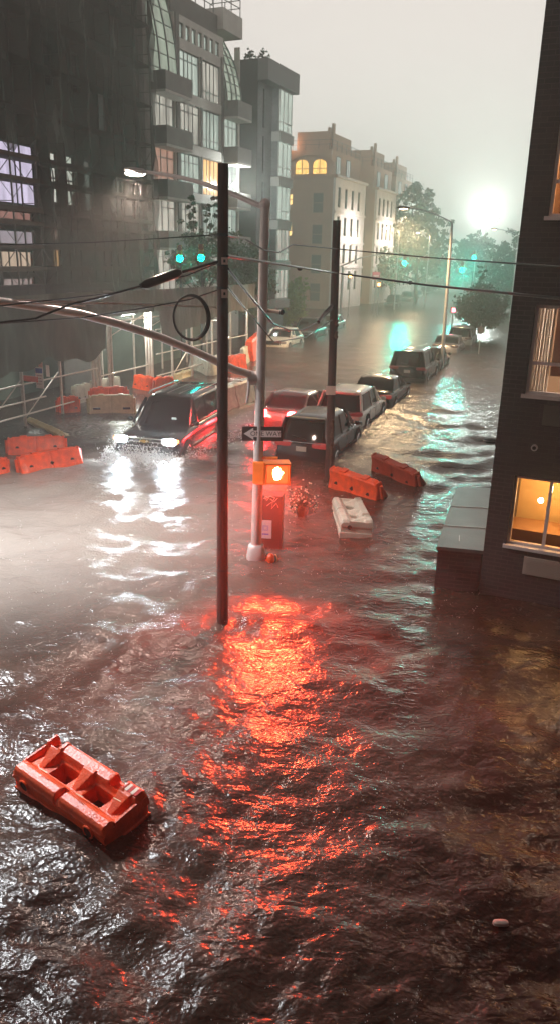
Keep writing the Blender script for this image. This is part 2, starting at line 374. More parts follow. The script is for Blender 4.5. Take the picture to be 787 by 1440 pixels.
# unseen wall behind the photographer and side wall, added to block sky light, in world axes
m = MB(); m.box(-16, 13, -9, -.9, -.6, 14); m.box(12.6, 13, -.9, 8.7, -.6, 14)
wing = m.build('sky_block_wing', dk_brick, br); wing.matrix_parent_inverse = (Matrix.Translation(br.location) @ Matrix.Rotation(-RA, 4, 'Z')).inverted()
room_w = mat('room_wall_orange', (.72, .48, .22), .7); room_d = mat('room_wall_beige', (.55, .38, .25), .8)
for (x0, x1, z0, z1), kind in zip(ops, ('warm', 'dim', 'warm2', 'dark')):
    f = window(br, x0, x1, z0, z1, .1, clear, frame_w, fw_=.055, split=[x0+(.62 if kind == 'warm' else 1.1)], nz=1 if kind == 'warm' else [z0+.52], sill=True)
    rm = MB(); rm.m = 0
    a, b, c, d = x0-.3, x1+.6, z0-.7, z1+.25
    yb_ = 1.7 if kind == 'warm' else 3.4; rm.box(a, b, yb_, 3.5, c, d); rm.box(a-.1, a, .32, 3.5, c, d); rm.box(b, b+.1, .32, 3.5, c, d); rm.box(a, b, .32, 3.4, d, d+.1); rm.box(a, b, .32, 3.4, c-.1, c)
    ro = rm.build('room', room_w if kind[0] == 'w' else room_d, br)
    if kind == 'warm':
        MB().ell((.78, 1.0, 1.66), (.05, .05, .05)).build('ceiling_bulb', lit('bulb_glow', (1, .75, .4), 25), br)
        p_ = point((1.1, .85, 1.95), 34, (1, .5, .17), .06); p_.parent = br
        k = MB().box(.1, 2.9, .75, 1.5, .3, 1.12); k.build('cabinet', mat('cabinet_brown', (.32, .17, .08), .6), br)
    elif kind == 'warm2':
        p_ = point((1.6, 1.6, 7.6), 90, (1, .45, .18), .1); p_.parent = br
    elif kind == 'dim':
        p_ = point((1.9, 1.0, 5.0), 110, (1, .76, .62), .1); p_.parent = br
        cu = MB(); n = 24
        for i in range(n):
            xa = x0+.02+.3*i/n; cu.add([(xa, .22+.03*math.sin(i*1.7), z0-.1), (xa+.3/n, .22+.03*math.sin((i+1)*1.7), z0-.1), (xa+.3/n, .22+.03*math.sin((i+1)*1.7), z1+.1), (xa, .22+.03*math.sin(i*1.7), z1+.1)], [(0, 1, 2, 3)])
        cu.build('curtain', sheer('curtain_beige', (.72, .66, .6)), br)
        MB().box(.72, 1.3, .24, .27, 4.05, 5.35).build('blind', sheer('blind_brown', (.3, .2, .16)), br)
slv = mat('ac_sleeve_cream', (.42, .33, .28), .5); slg = mat('ac_sleeve_grey', (.13, .11, .1), .6)
for z0, z1, xx, mm in ((.56, .89, .72, slv), (3.26, 3.6, .72, slg), (6.0, 6.33, .74, slg)):
    k = MB().box(xx, xx+1.07, -.045, .0, z0, z1)
    g = k.build('ac_grille', mm, br, bevel=.006)
    lv = MB()
    for i in range(9): lv.box(xx+.03, xx+1.04, -.052, -.046, z0+.03+i*.031, z0+.042+i*.031)
    lv.build('louvres', mm, g)
k = MB(); k.tube([(.65, -.05, 2.86), (.65, 0, 2.86)], .055, 18); v = k.build('exhaust_vent', mat('vent_pale', (.55, .5, .5), .4), br, smooth=True)
MB().tube([(.65, -.054, 2.86), (.65, -.051, 2.86)], .033, 16).build('vent_opening_shade', hole_m, v)
k = MB(); k.ell((-.11, .12, 2.86), (.13, .1, .05)); k.box(-.02, .01, .06, .18, 2.8, 2.92); k.build('wall_lamp', dark_metal, br, smooth=True)
# low flat-roofed annex beside it
an = thing('annex', 'low dark brick annex with a flat grey metal roof below the brick building corner', 'annex', (2.95, 13.3, 0))
poly = [(0, .05), (.78, -.12), (2.62, 3.9), (1.25, 4.0)]
def prism(mb, poly, z0, z1):
    n = len(poly); mb.add([(x, y, z0) for x, y in poly]+[(x, y, z1) for x, y in poly], [tuple(range(n))[::-1], tuple(range(n, 2*n))]+[(i, (i+1) % n, n+(i+1) % n, n+i) for i in range(n)]); return mb
prism(MB(), poly, -.6, .74).build('wall', dk_brick, an)
poly2 = [(-.04, 0), (.80, -.17), (2.66, 3.95), (1.2, 4.05)]
rf = prism(MB(), poly2, .743, .81).build('roof', mat('annex_roof_grey', (.15, .15, .145), .42, .1, noise=.25, nscale=2), an)
for t_ in (.3, .62):
    a = Vector((-.04+1.24*t_, 4.05*t_, .813)); b = Vector((.8+1.86*t_, -.17+4.1*t_, .813)); MB().bar(a, b, .03, .01).build('roof_seam', mat('seam_pale', (.3, .3, .3), .4), rf)
MB().bar((.45, .3, .815), (.52, .62, .815), .012, .01).build('roof_seam', mat('seam_white', (.6, .6, .6), .4), rf)

# ================================================================== LEFT SIDE BUILDINGS
def frame_az(name, label, cat, o, az, group=None): # local x runs away along the street, local -y faces the street
    return thing(name, label, cat, (o[0], o[1], 0), math.pi/2-az, group)
sw, cw = math.sin(ST), math.cos(ST)
def street_pt(s, v): return (s*sw+v*cw, s*cw-v*sw)
# -- building under renovation
W1 = street_pt(0, -23.3); wd1 = (sw, cw)
b1 = frame_az('apartment_building', 'dark building under renovation behind black scaffold netting at the left', 'building', W1, ST)
def rect_on(o, d, x0, y0, x1, y1):
    xm, ym = (x0+x1)/2, (y0+y1)/2
    return (on_plane(x0, ym, o, d)[0], on_plane(x1, ym, o, d)[0], on_plane(xm, y1, o, d)[1], on_plane(xm, y0, o, d)[1])
bigs = [((-30, 197, 50, 286), lit('pane_lilac', (.62, .55, .72), .95, .35)), ((-30, 290, 47, 309), lit('pane_dusky', (.5, .24, .2), .5, .5)),
        ((-30, 322, 50, 347), lit('pane_violet', (.42, .36, .4), .6, .3)), ((0, 352, 48, 384), lit('pane_sand', (.6, .45, .33), .75, .3)), ((5, 390, 50, 409), lit('pane_dusk', (.4, .3, .28), .6, .3)),
        ((72, 214, 82, 286), lit('pane_white', (.85, .85, .75), 1.9)), ((95, 219, 106, 290), lit('pane_cream', (.8, .85, .72), 1.5)), ((75, 322, 85, 338), lit('pane_red', (.5, .25, .2), .6)), ((77, 350, 87, 378), lit('pane_amber', (.9, .5, .2), 1.3)),
        ((120, 226, 130, 292), lit('pane_faint', (.4, .42, .36), .5)), ((138, 130, 150, 190), lit('pane_faint2', (.2, .2, .18), .35)), ((160, 245, 172, 300), lit('pane_faint', (), 0)), ((60, 60, 74, 120), dark_glass), ((100, 75, 112, 130), dark_glass), ((145, 330, 158, 380), lit('pane_faint2', (), 0)), ((180, 255, 190, 310), lit('pane_faint2', (), 0))]
ops = [rect_on(W1, wd1, *b) for b, _ in bigs]
m = MB(); wall_open(m, 12, 42.1, -.6, 23, 0, .35, ops); m.box(12, 42.1, .35, 14, -.6, 23)
m.build('wall', mat('renovation_wall', (.13, .115, .105), .9, noise=.3, nscale=.6), b1)
fdark = mat('frame_dark', (.06, .055, .05), .5)
for i, ((bb, pm), o_) in enumerate(zip(bigs, ops)):
    x0, x1, z0, z1 = o_
    window(b1, x0, x1, z0, z1, .12, pm, fdark, nx=3 if i < 5 else 1, nz=2 if i in (5, 6) else 1, fw_=.07)
# -- scaffolding with netting
sc_o = frame_az('scaffolding', 'tall scaffold wrapped in dark torn netting against the left building', 'scaffolding', street_pt(0, -22.0), ST)
scm = mat('scaffold_steel', (.16, .14, .13), .5, .4)
plank = mat('scaffold_plank', (.10, .065, .05), .85, noise=.3, nscale=3)
xs_ = [16, 18.2, 20.4, 22.6, 24.8, 27.0, 28.9, 30.7, 32.9, 35.1, 37.3, 39.5, 41.2]
for x in xs_:
    m = MB(); m.bar((x, .15, 4.3), (x, .15, 21), .06); m.bar((x, 1.0, 4.3), (x, 1.0, 21), .06)
    for z in np.arange(4.3, 21, .9): m.bar((x, .15, z), (x, 1., z), .03)
    m.build('upright_frame', scm, sc_o)
for j, z in enumerate([4.35, 5.15, 6.1, 7.05, 7.6, 8.8, 9.7, 11.6, 13.5, 15.4, 17.3, 19.2]):
    if z in (5.15, 6.1, 7.05, 7.6, 8.8, 9.7, 4.35):
        MB().box(15, 41.3, .1, 1.05, z-.09, z+.09).build('deck', plank, sc_o)
    else: MB().box(15, 41.3, .1, 1.05, z-.03, z+.03).build('deck', plank, sc_o)
m = MB()
for i, x in enumerate(xs_[:-1]):
    for z in (4.4, 6.2, 8.0, 9.8):
        a, b = ((x, .12, z), (xs_[i+1], .12, z+1.6)) if i % 2 else ((x, .12, z+1.6), (xs_[i+1], .12, z)); m.bar(a, b, .025); m.bar((a[0], .12, b[2]), (b[0], .12, a[2]), .02)
m.build('cross_brace', scm, sc_o)
def net_mat():
    m = bpy.data.materials.new('black_netting'); m.use_nodes = True; t = m.node_tree; b = t.nodes['Principled BSDF']; b.inputs['Roughness'].default_value = .8
    tc = t.nodes.new('ShaderNodeTexCoord'); n = t.nodes.new('ShaderNodeTexNoise'); n.inputs['Scale'].default_value = .8; n.inputs['Detail'].default_value = 8; n.inputs['Roughness'].default_value = .65
    mp = t.nodes.new('ShaderNodeMapping'); mp.inputs['Scale'].default_value = (1.5, 1, .5); t.links.new(tc.outputs['Object'], mp.inputs[0]); t.links.new(mp.outputs[0], n.inputs[0])
    r = t.nodes.new('ShaderNodeValToRGB'); r.color_ramp.elements[0].position = .35; r.color_ramp.elements[0].color = (.025, .019, .017, 1); r.color_ramp.elements[1].position = .7; r.color_ramp.elements[1].color = (.075, .06, .052, 1)
    t.links.new(n.outputs[0], r.inputs[0]); t.links.new(r.outputs[0], b.inputs['Base Color'])
    q = t.nodes.new('ShaderNodeMapRange'); q.inputs[1].default_value = .3; q.inputs[2].default_value = .7; q.inputs[3].default_value = .62; q.inputs[4].default_value = .84
    t.links.new(n.outputs[0], q.inputs[0]); t.links.new(q.outputs[0], b.inputs['Alpha']); return m
netm = net_mat()
def cloth(mb, x0, x1, z0f, z1, y, nx, nz, amp=.12, seed=0):
    r = np.random.default_rng(seed); ph = r.uniform(0, 6, 8)
    X = np.linspace(x0, x1, nx); vs = []
    for j in range(nz+1):
        for x in X:
            za = z0f(x) if callable(z0f) else z0f; f = j/nz; z = za+(z1-za)*f
            d = amp*(math.sin(x*4.1+ph[0]+.5*math.sin(z*.9))+.6*math.sin(x*9.3+ph[1]+1.2*math.sin(z*.5+ph[2]))+.35*math.sin(x*19+z*1.3+ph[3]))*(.55+.45*math.sin(z*1.1+ph[4]+x*.3))
            d -= .25*abs(math.sin((x-x0)*math.pi/2.2))*.5
            d += .06*math.sin(z*3.1+x*2+ph[5])
            vs.append((x, y+d, z))
    fs = [(j*nx+i, j*nx+i+1, (j+1)*nx+i+1, (j+1)*nx+i) for j in range(nz) for i in range(nx-1)]
    return mb.add(vs, fs)
m = MB()
cloth(m, 30.6, 41.3, lambda x: 3.9+.2*math.sin(x*2), 22, -.1, 220, 90, .13, 1)
cloth(m, 14, 30.6, lambda x: 10.1+.25*math.sin(x*1.7)+.12*math.sin(x*5), 22, -.1, 220, 60, .14, 2)
cloth(m, 14, 30.6, lambda x: 3.6, 4.5, -.1, 120, 8, .1, 3)
m.build('netting', netm, sc_o, smooth=True, ang=180)
# -- sidewalk shed
shed = frame_az('sidewalk_shed', 'long scaffold sidewalk shed with green netted parapet over the flooded left pavement', 'sidewalk shed', street_pt(0, -17.3), ST)
post_m = mat('shed_post_steel', (.62, .52, .46), .4, .35, noise=.2, nscale=8)
green_ply = mat('green_plywood', (.075, .1, .075), .8, noise=.35, nscale=1.2)
for xx in (18.2, 20.2, 22.3, 24.55, 26.75, 27.0, 27.25, 28.0, 28.2, 31.2, 31.45, 31.7, 33.7, 35.9, 38.4, 40.9, 43.4):
    tall = 3.5 if 27.9 < xx < 32 else 3.4
    m = MB(); m.bar((xx, 0, -.5), (xx, 0, tall), .09 if xx > 26 else .075); m.build('post', post_m, shed)
for xx in (20.6, 23.2, 25.6, 28.6, 31.6, 34.6, 37.6, 40.6, 43.4):
    MB().bar((xx, 2.6, -.5), (xx, 2.6, 3.4), .075).build('post', post_m, shed)
for z, xa, xb in ((1.45, 14, 27), (.38, 14, 26.6), (.85, 16, 23.5), (1.5, 32, 43.4), (.5, 32, 43.4), (1.1, 27.2, 31.5), (3.2, 27, 43.4), (2.6, 32, 40)):
    MB().tube([(xa, -.06, z), (xb, -.06, z)], .03, 8).build('rail', post_m, shed)
def _br(*tubes):
    for a in tubes: MB().tube(a, .023, 6).build('brace', post_m, shed)
for xa, xb in ((20.2, 22.3), (22.3, 24.5), (33.7, 35.9), (38.4, 40.9)):
    _br([(xa, .05, .2), (xb, .05, 1.6)], [(xa, .05, 3.2), (xb, 2.6, 2.2)])
_br([(28.1, 0, 3.4), (31.2, 0, 2.5)], [(28.1, 0, 2.6), (31.3, 0, 3.4)], [(28.1, 0, 2.8), (28.1, 2.6, 2.8)])
MB().box(14, 43.8, -.15, 4.6, 3.5, 3.62).build('deck', plank, shed)
par = mat('parapet_green', (.085, .088, .062), .85, noise=.35, nscale=1.4, stretch=(2, 1, .6))
m = MB(); cloth(m, 13, 27.3, lambda x: 2.05+.16*math.sin(x*1.4)+.1*math.sin(x*3.3), 4.45, -.22, 180, 20, .05, 5)
m.build('parapet_netting', par, shed, smooth=True, ang=180)
m = MB(); cloth(m, 27.3, 32.2, 3.45, 4.4, -.22, 60, 8, .05, 6); m.build('parapet_netting', par, shed, smooth=True, ang=180)
m = MB(); cloth(m, 32.2, 43.9, lambda x: 2.1+min(1, (x-32.2)/8)*.9+.08*math.sin(x*2.2), 4.4, -.22, 200, 18, .05, 8); m.build('parapet_netting', mat('parapet_grey', (.12, .11, .1), .85, noise=.3, nscale=1.4, stretch=(2, 1, .6)), shed, smooth=True, ang=180)
m = MB().box(13.5, 46, 3.9, 4.0, -.6, 3.4); m.build('hoarding', green_ply, shed)
m = MB().box(28.4, 31, 2.5, 2.62, -.5, 2.55); m.build('gate_panel', mat('gate_brown', (.06, .05, .045), .8, noise=.3), shed)
tube_l = lit('lamp_tube', (.9, 1, .93), 14)
for i, (xx, yy, e_) in enumerate(((30.6, .5, 260), (24.5, 1.5, 45), (41.2, .6, 140), (36, 1.2, 80))):
    f = MB().box(xx-.6, xx+.6, yy-.09, yy+.09, 3.4, 3.46).build('shed_lamp', galv, shed)
    MB().tube([(xx-.55, yy, 3.36), (xx+.55, yy, 3.36)], .03, 8).build('lamp_tube', tube_l, f)
    p_ = point((xx, yy, 3.2), e_, (.92, 1, .9), .15); p_.parent = shed
# construction notice wired to the rail
ns = thing('construction_notice', 'white notice with a blue header wired to the lower shed rail at the left', 'sign', (0, 0, 0))
q = P(52, 553, .75); a_, zz = on_plane(52, 531, street_pt(0, -17.3), (sw, cw))
X_, Y_ = street_pt(a_, -17.18); ns.location = (X_, Y_, zz); ns.rotation_euler = (0, 0, R(-22))
MB().box(-.17, .17, -.006, .006, -.38, .38).build('panel', mat('notice_white', (.72, .62, .58), .5), ns)
MB().box(-.15, .15, -.010, -.007, .17, .34).build('header', mat('notice_blue', (.10, .12, .4), .5), ns)
for k, z in enumerate((.08, -.02, -.12, -.22)): MB().box(-.12, .12-.04*(k % 2), -.010, -.007, z-.012, z+.012).build('text_line', mat('notice_print', (.35, .2, .2), .6), ns)
for i, (px, py, ww, hh, mm, lb) in enumerate(((51, 517, .17, .45, mat('notice_pink', (.7, .3, .25), .5), 'small white tag with a red spot above the blue header notice'), (60, 521, .15, .42, mat('notice_white', (), 0), 'plain narrow pale tag right of the red spotted tag'), (35, 532, .62, .2, mat('notice_red', (.65, .08, .05), .5), 'short red strip tied left of the blue header notice'))):
    a_, zz = on_plane(px, py, street_pt(0, -17.3), (sw, cw)); X_, Y_ = street_pt(a_, -17.1+.03*i)
    t_ = MB().box(-ww/2, ww/2, -.005, .005, -hh/2, hh/2).build('notice_tag', mm); t_.location = (X_, Y_, zz); t_.rotation_euler = (0, 0, R(-22)); tag(t_, lb, 'notice')

# -- modern building with curved glass bays
db = (math.sin(R(23.7)), math.cos(R(23.7))); O2 = (-5.5-7.8*db[0], 58-7.8*db[1])
b2 = frame_az('apartment_building', 'pale modern apartment building with curved glass bays, balconies and roof railing', 'building', O2, R(23.7))
cem = mat('cement_panel', (.52, .49, .46), .7, noise=.18, nscale=1.2); cem_d = mat('cement_dark', (.16, .145, .135), .7, noise=.2, nscale=1.2)
frg = mat('frame_grey', (.1, .1, .1), .4, .3)
pw = lit('pane_pale', (.62, .72, .62), .62, .45); pw2 = lit('pane_pale_warm', (.68, .64, .54), .6, .55); pam = lit('pane_orange', (1, .52, .18), 1.2, .35); pgr = lit('pane_green', (.42, .5, .38), .55, .4)
rows = [(15.9, 18.25), (12.95, 15.3), (9.95, 12.3), (6.95, 9.35), (4.0, 6.35)]
ops = []; spec = []
for k, (z0, z1) in enumerate(rows):
    for c, (xa, xb) in enumerate(((4.05, 6.65), (6.95, 9.5))):
        ops.append((xa, xb, z0, z1)); spec.append((pam if (k == 2 and c == 1) else (pw if (k+c) % 2 == 0 else pw2), [xa+.75, xa+1.25, xa+1.8], [z0+.55] if c else [z1-.5]))
    for c, (xa, xb) in enumerate(((.9, 3.4), (10.1, 12.2))):
        if k: ops.append((xa, xb, z0-.3, z1)); spec.append(((lit('pane_coral', (.8, .42, .3), .45, .3) if k == 2 and c == 0 else pw2) if c == 0 else pw, [xa+(xb-xa)*.38, xa+(xb-xa)*.68], [z1-.55]))
for i in range(7): ops.append((4.1+i*.78, 4.62+i*.78, 18.85, 19.7)); spec.append((pw, [], []))
m = MB(); wall_open(m, .0, 12.45, -.6, 20.1, 0, .4, ops+[(.3, 3.5, 15.6, 20.1), (9.9, 12.3, 15.6, 20.1)]); m.box(0, 12.45, .4, 1.9, -.6, 15.5); m.box(3.5, 9.9, .4, 11, 15.5, 20.0); m.box(0, 12.45, 1.9, 11, -.6, 20.0)
m.build('wall', cem, b2)
for o_, (pm, sp, nz) in zip(ops, spec): window(b2, *o_, .14, pm, frg, split=sp, nz=nz or 1, fw_=.07)
for z0, z1 in rows[1:]: MB().box(3.6, 9.8, -.06, -.003, z1+.02, z1+.6).build('spandrel', cem, b2, bevel=.01)
MB().box(6.68, 6.92, -.05, -.003, 4, 18.3).build('pier', cem_d, b2); MB().box(9.53, 9.85, -.08, -.003, 3.6, 18.9).build('pier', cem_d, b2); MB().box(3.55, 3.98, -.08, -.003, 3.6, 20.1).build('pier', cem_d, b2)
def bay(x0, x1, zt):
    g = MB(); r = MB(); N = 8; prof = []
    for i in range(N+1):
        f = i/N; prof.append((-.25+1.55*f**2.2, 15.7+(zt-15.7)*f))
    for i in range(N):
        (ya, za), (yb, zb) = prof[i], prof[i+1]
        g.add([(x0, ya, za), (x1, ya, za), (x1, yb, zb), (x0, yb, zb), (x0, ya+.08, za), (x1, ya+.08, za), (x1, yb+.08, zb), (x0, yb+.08, zb)], [(0, 1, 2, 3), (4, 7, 6, 5), (0, 4, 5, 1), (3, 2, 6, 7), (0, 3, 7, 4), (1, 5, 6, 2)])
        r.bar((x0, ya-.02, za), (x1, ya-.02, za), .05)
    for j in range(4):
        x = x0+(x1-x0)*j/3
        for i in range(N): r.bar((x, prof[i][0]-.02, prof[i][1]), (x, prof[i+1][0]-.02, prof[i+1][1]), .09)
    gg = g.build('curved_glass', pgr, b2); r.build('glazing_bars', frg, gg)
bay(.35, 3.4, 22.6); bay(10.0, 12.25, 20.6)
dk = mat('balcony_panel', (.2, .185, .175), .6, noise=.2, nscale=1.5)
for xa, xb in ((.6, 3.7), (10.0, 12.2)):
    for z0, z1 in rows[:-1]:
        zz = z0-.75
        k = MB().box(xa, xb, -1.1, -.003, zz, zz+.14); f = k.build('balcony', cem, b2)
        q = MB().box(xa, xb, -1.12, -1.06, zz+.145, zz+1.15); q.box(xa, xa+.06, -1.055, -.003, zz+.145, zz+1.15); q.box(xb-.06, xb, -1.055, -.003, zz+.145, zz+1.15); q.build('balcony_panel', dk, f)
MB().box(9.6, 12.5, -.15, 2.5, 20.6, 21.9).build('parapet', cem, b2, bevel=.02)
MB().box(3.6, 9.6, .3, 5, 20.02, 21.4).build('penthouse', cem_d, b2)
def railing(parent, pts, z0, h, m_, step=1.2):
    r = MB()
    for a, b in zip(pts[:-1], pts[1:]):
        a = Vector((*a, 0)); b = Vector((*b, 0)); L = (b-a).length; n = max(1, round(L/step))
        for i in range(n+1): p = a.lerp(b, i/n); r.bar((p.x, p.y, z0), (p.x, p.y, z0+h), .05)
        for zz in (z0+h, z0+h*.55): r.bar((a.x, a.y, zz), (b.x, b.y, zz), .045)
    return r.build('railing', m_, parent)
railing(b2, [(4, .5), (12.4, .0), (12.4, 2.4)], 21.9, 1.1, frg); railing(b2, [(3.6, .6), (9.6, .6)], 21.4, 1.1, frg)

# -- grey brick building
gb_ = D(362, 200, 65); O3 = (gb_.x, gb_.y)
b3 = frame_az('apartment_building', 'grey brick building with tall bay windows and two small shrubs on its roof', 'building', O3, R(23.7))
gbr = brick('grey_brick', (.26, .26, .27), (.2, .2, .21), (.3, .3, .3), bw=.3, bh=.1); dbr = mat('side_render_dark', (.07, .065, .065), .85, noise=.25, nscale=.8)
zr = [(15.5, 18.3), (12.2, 15.0), (8.9, 11.7), (5.7, 8.4), (2.6, 5.2)]
m = MB(); ops = [(.9, 1.35, z0, z1) for z0, z1 in zr]
wall_open(m, 0, 5.6, -.6, 20, 0, .3, ops); m.box(0.003, 5.6, .3, 12, -.6, 19.9); m.build('wall', gbr, b3)
MB().box(-.12, 0, -.02, 12, -.6, 20.05).build('side_wall', dbr, b3)
for o_ in ops: window(b3, *o_, .1, dark_glass, frg, fw_=.05)
for k, (z0, z1) in enumerate(zr):
    f = MB().box(2.5, 5.2, -.75, -.003, z0-.75, z0-.05).build('bay_base', mat('bay_stone', (.42, .42, .4), .7), b3, bevel=.01)
    for j in range(4): MB().box(2.45, 5.25, -.8, -.76, z0-.65+j*.17, z0-.59+j*.17).build('moulding', mat('bay_stone', (), 0), f)
    window(b3, 2.6, 5.1, z0, z1+.2, -.6, pw if k < 3 else pw2, mat('frame_pale', (.4, .42, .4), .4), nx=3, nz=[z0+.7], fw_=.08)
    MB().box(2.55, 2.62, -.55, -.003, z0, z1+.2).build('bay_cheek', gbr, b3)
MB().box(-.1, 5.8, -.9, .4, 18.6, 20.05).build('cornice', mat('cornice_grey', (.2, .2, .2), .7), b3, bevel=.02)
# -- tan building and its neighbour
K_ = D(472, 330, 100); KO = (K_.x-.9*db[0], K_.y-.9*db[1])
tanw = mat('tan_render', (.43, .3, .225), .8, noise=.15, nscale=.5); pale = mat('pale_stone', (.6, .58, .56), .7, noise=.12, nscale=1)
def tan_block(name, lab, o, L, dep, top, shade):
    b = frame_az(name, lab, 'building', o, R(23.7))
    rws = [(12.0, 14.3), (8.8, 11.0), (5.5, 7.8), (2.2, 4.6)]
    ops = [(1.0+i*(L-1.6)/4, 1.9+i*(L-1.6)/4, z0, z1) for z0, z1 in rws for i in range(4)]
    m = MB(); wall_open(m, 0, L, -.6, 15.3, 0, .3, ops); m.build('street_wall', pale, b)
    # side wall towards the camera, built in the block's own y
    m = MB(); sd = [(1.2, 2.6, 11.3, 13.6), (1.2, 2.6, 7.7, 10.0), (1.2, 2.6, 4.2, 6.5), (1.2, 2.6, .9, 3.1), (5.2, 5.95, 12.2, 13.5), (5.2, 5.95, 8.6, 9.9)]
    wall_open(m, .003, dep, -.6, 15.3, 0, .3, sd); m.v = [(v[1], v[0]+.3, v[2]) for v in m.v]; m.build('side_wall', shade, b)
    MB().box(.3, L, .3, dep, -.6, 15.2).build('core', shade, b)
    for o_ in ops: window(b, *o_, .12, dark_glass, mat('frame_dark', (), 0), nz=2, fw_=.07)
    T = lambda x, y, z: (y, x+.3, z)
    for i, o_ in enumerate(sd): window(b, *o_, .12, mat('pane_grey', (.09, .09, .085), .3) if i < 4 else lit('pane_yellow', (1, .6, .2), 1.5), mat('frame_sand', (.3, .22, .16), .6), nz=2, fw_=.08, T=T)
    for z in (15.3, 11.3, 7.9, 4.9):
        MB().box(-.12 if z > 12 else -.06, L+.05, -.3 if z > 12 else -.14, -.003, z, z+.3).build('cornice', pale, b, bevel=.02)
    MB().box(-.15, -.003, -.2, dep, 15.25, 15.6).build('side_cornice', tanw, b)
    # arched attic storey
    m = MB().box(.5, L-.4, .8, dep-.5, 15.2, 18.4); m.build('attic', shade, b)
    arch = MB()
    for cy in (2.3, 4.6) if top else ():
        pts = [(-.85, 0), (.85, 0), (.85, .9)]+[(math.cos(a)*.85, 1.0+.6*math.sin(a)) for a in np.linspace(.3, math.pi-.3, 8)]+[(-.85, .9)]
        n = len(pts); arch.add([(.46, cy+p, 15.75+q) for p, q in pts]+[(.48, cy+p, 15.75+q) for p, q in pts], [tuple(range(n)), tuple(range(n, 2*n))[::-1]])
    if top:
        arch.build('arched_window', lit('pane_arch', (1, .55, .12), 1.5, .3), b)
        bars = MB()
        for cy in (2.3, 4.6): bars.box(.42, .455, cy-.04, cy+.04, 15.8, 17.4); bars.box(.42, .455, cy-.85, cy+.85, 16.3, 16.37)
        bars.build('window_bars', mat('frame_sand', (), 0), b)
        ap = [(math.cos(a)*3.0, 1.3*math.sin(a)) for a in np.linspace(0, math.pi, 20)]
        am = MB()
        for p, q in zip(ap[:-1], ap[1:]): am.bar((.42, 3.5+p[0], 16.6+p[1]), (.42, 3.5+q[0], 16.6+q[1]), .22)
        am.build('arch_moulding', tanw, b)
    for i in range(2):
        window(b, 2.0+i*3.6, 3.4+i*3.6, 15.6, 17.8, .74, lit('pane_attic', (.5, .55, .5), .5, .3), frg, nx=2, fw_=.08)
    MB().box(.6, L-3, 1.3, 5.4, 18.4, 20.4).build('penthouse', mat('penthouse_tan', (.4, .27, .2), .8), b)
    MB().box(1.2, 1.8, 1.0, 1.25, 18.4, 21.3).build('chimney', tanw, b); MB().box(1.2, 1.8, 1.5, 1.75, 20.3, 20.9).build('chimney', tanw, b)
    railing(b, [(.6, dep-.6), (.6, .9), (L-.5, .9)], 18.4, 1.1, frg, 1.6)
    return b
t1 = tan_block('stone_building', 'tan building with glowing arched attic windows and a whitish street front', KO, 11.5, 15, True, tanw)
p_ = point((.1, 6.0, 19.2), 60, (1, .4, .15), .3); p_.parent = t1
tan_block('stone_building', 'second tan building with pale street front, farther away behind the arched one', (KO[0]+16.5*db[0], KO[1]+16.5*db[1]), 9.5, 15, False, tanw)
tan_block('stone_building', 'farthest tan building, mostly hidden behind the hazy street trees', (KO[0]+31*db[0]-1, KO[1]+31*db[1]), 11, 15, False, tanw)

# ================================================================== POLES, LAMPS, SIGNALS, CABLES
wood = mat('creosoted_wood', (.075, .035, .03), .75, noise=.45, nscale=3, bump=.5, bscale=12, stretch=(6, 6, .6))
def pole_pts(b, t, Y=None):
    q = P(*b); tp = D(*t, q.y); return q, tp
g1, tp1 = pole_pts((313, 872), (314, 230))
up1 = thing('utility_pole', 'tall wooden utility pole standing in the flood in front of the white signal pole', 'utility pole', g1)
MB().tube([(0, 0, -.6), (.0, 0, 3.5), (tp1.x-g1.x, 0, tp1.z)], [.098, .085, .075], 20).build('shaft', wood, up1, smooth=True)
tagm = mat('pole_tag', (.6, .42, .36), .5)
for py, hh in ((367, .1), (413, .12)):
    d = D(316, py, g1.y-.09)-g1; f = MB().box(d.x-.045, d.x+.045, d.y-.012, d.y, d.z-hh/2, d.z+hh/2).build('tag', tagm, up1); MB().box(d.x-.015, d.x+.015, d.y-.016, d.y-.013, d.z-.02, d.z+.02).build('tag_mark', dark_metal, f)
for py in (330, 372, 405, 800): d = D(313, py, g1.y)-g1; MB().tube([(d.x, 0, d.z-.02), (d.x, 0, d.z+.02)], .094 if py > 500 else .084, 18).build('strap', dark_metal, up1, smooth=True)
g2, tp2 = pole_pts((462, 672), (473, 310))
up2 = thing('utility_pole', 'dark wooden utility pole with bolted hardware standing behind the dark grey car', 'utility pole', g2)
MB().tube([(0, 0, -.6), (tp2.x-g2.x, 0, tp2.z)], [.115, .1], 20).build('shaft', wood, up2, smooth=True)
m = MB()
for z in (.6, .9, 1.2, 1.55, 3.9, 4.2): m.tube([(-.02, -.12, z), (.03, -.16, z+.14)], .035, 8); m.ell((.02, -.14, z), (.05, .04, .06))
m.tube([(.02, -.14, .1), (.03, -.15, 1.6)], .025, 8)
m.build('hardware', mat('rusty_iron', (.14, .07, .045), .6, .4, noise=.4), up2, smooth=True)
d = D(466, 549, g2.y-.14)-g2; MB().box(d.x-.16, d.x+.1, d.y-.01, d.y, d.z-.12, d.z+.12).build('notice', mat('notice_pale', (.6, .45, .4), .6), up2)

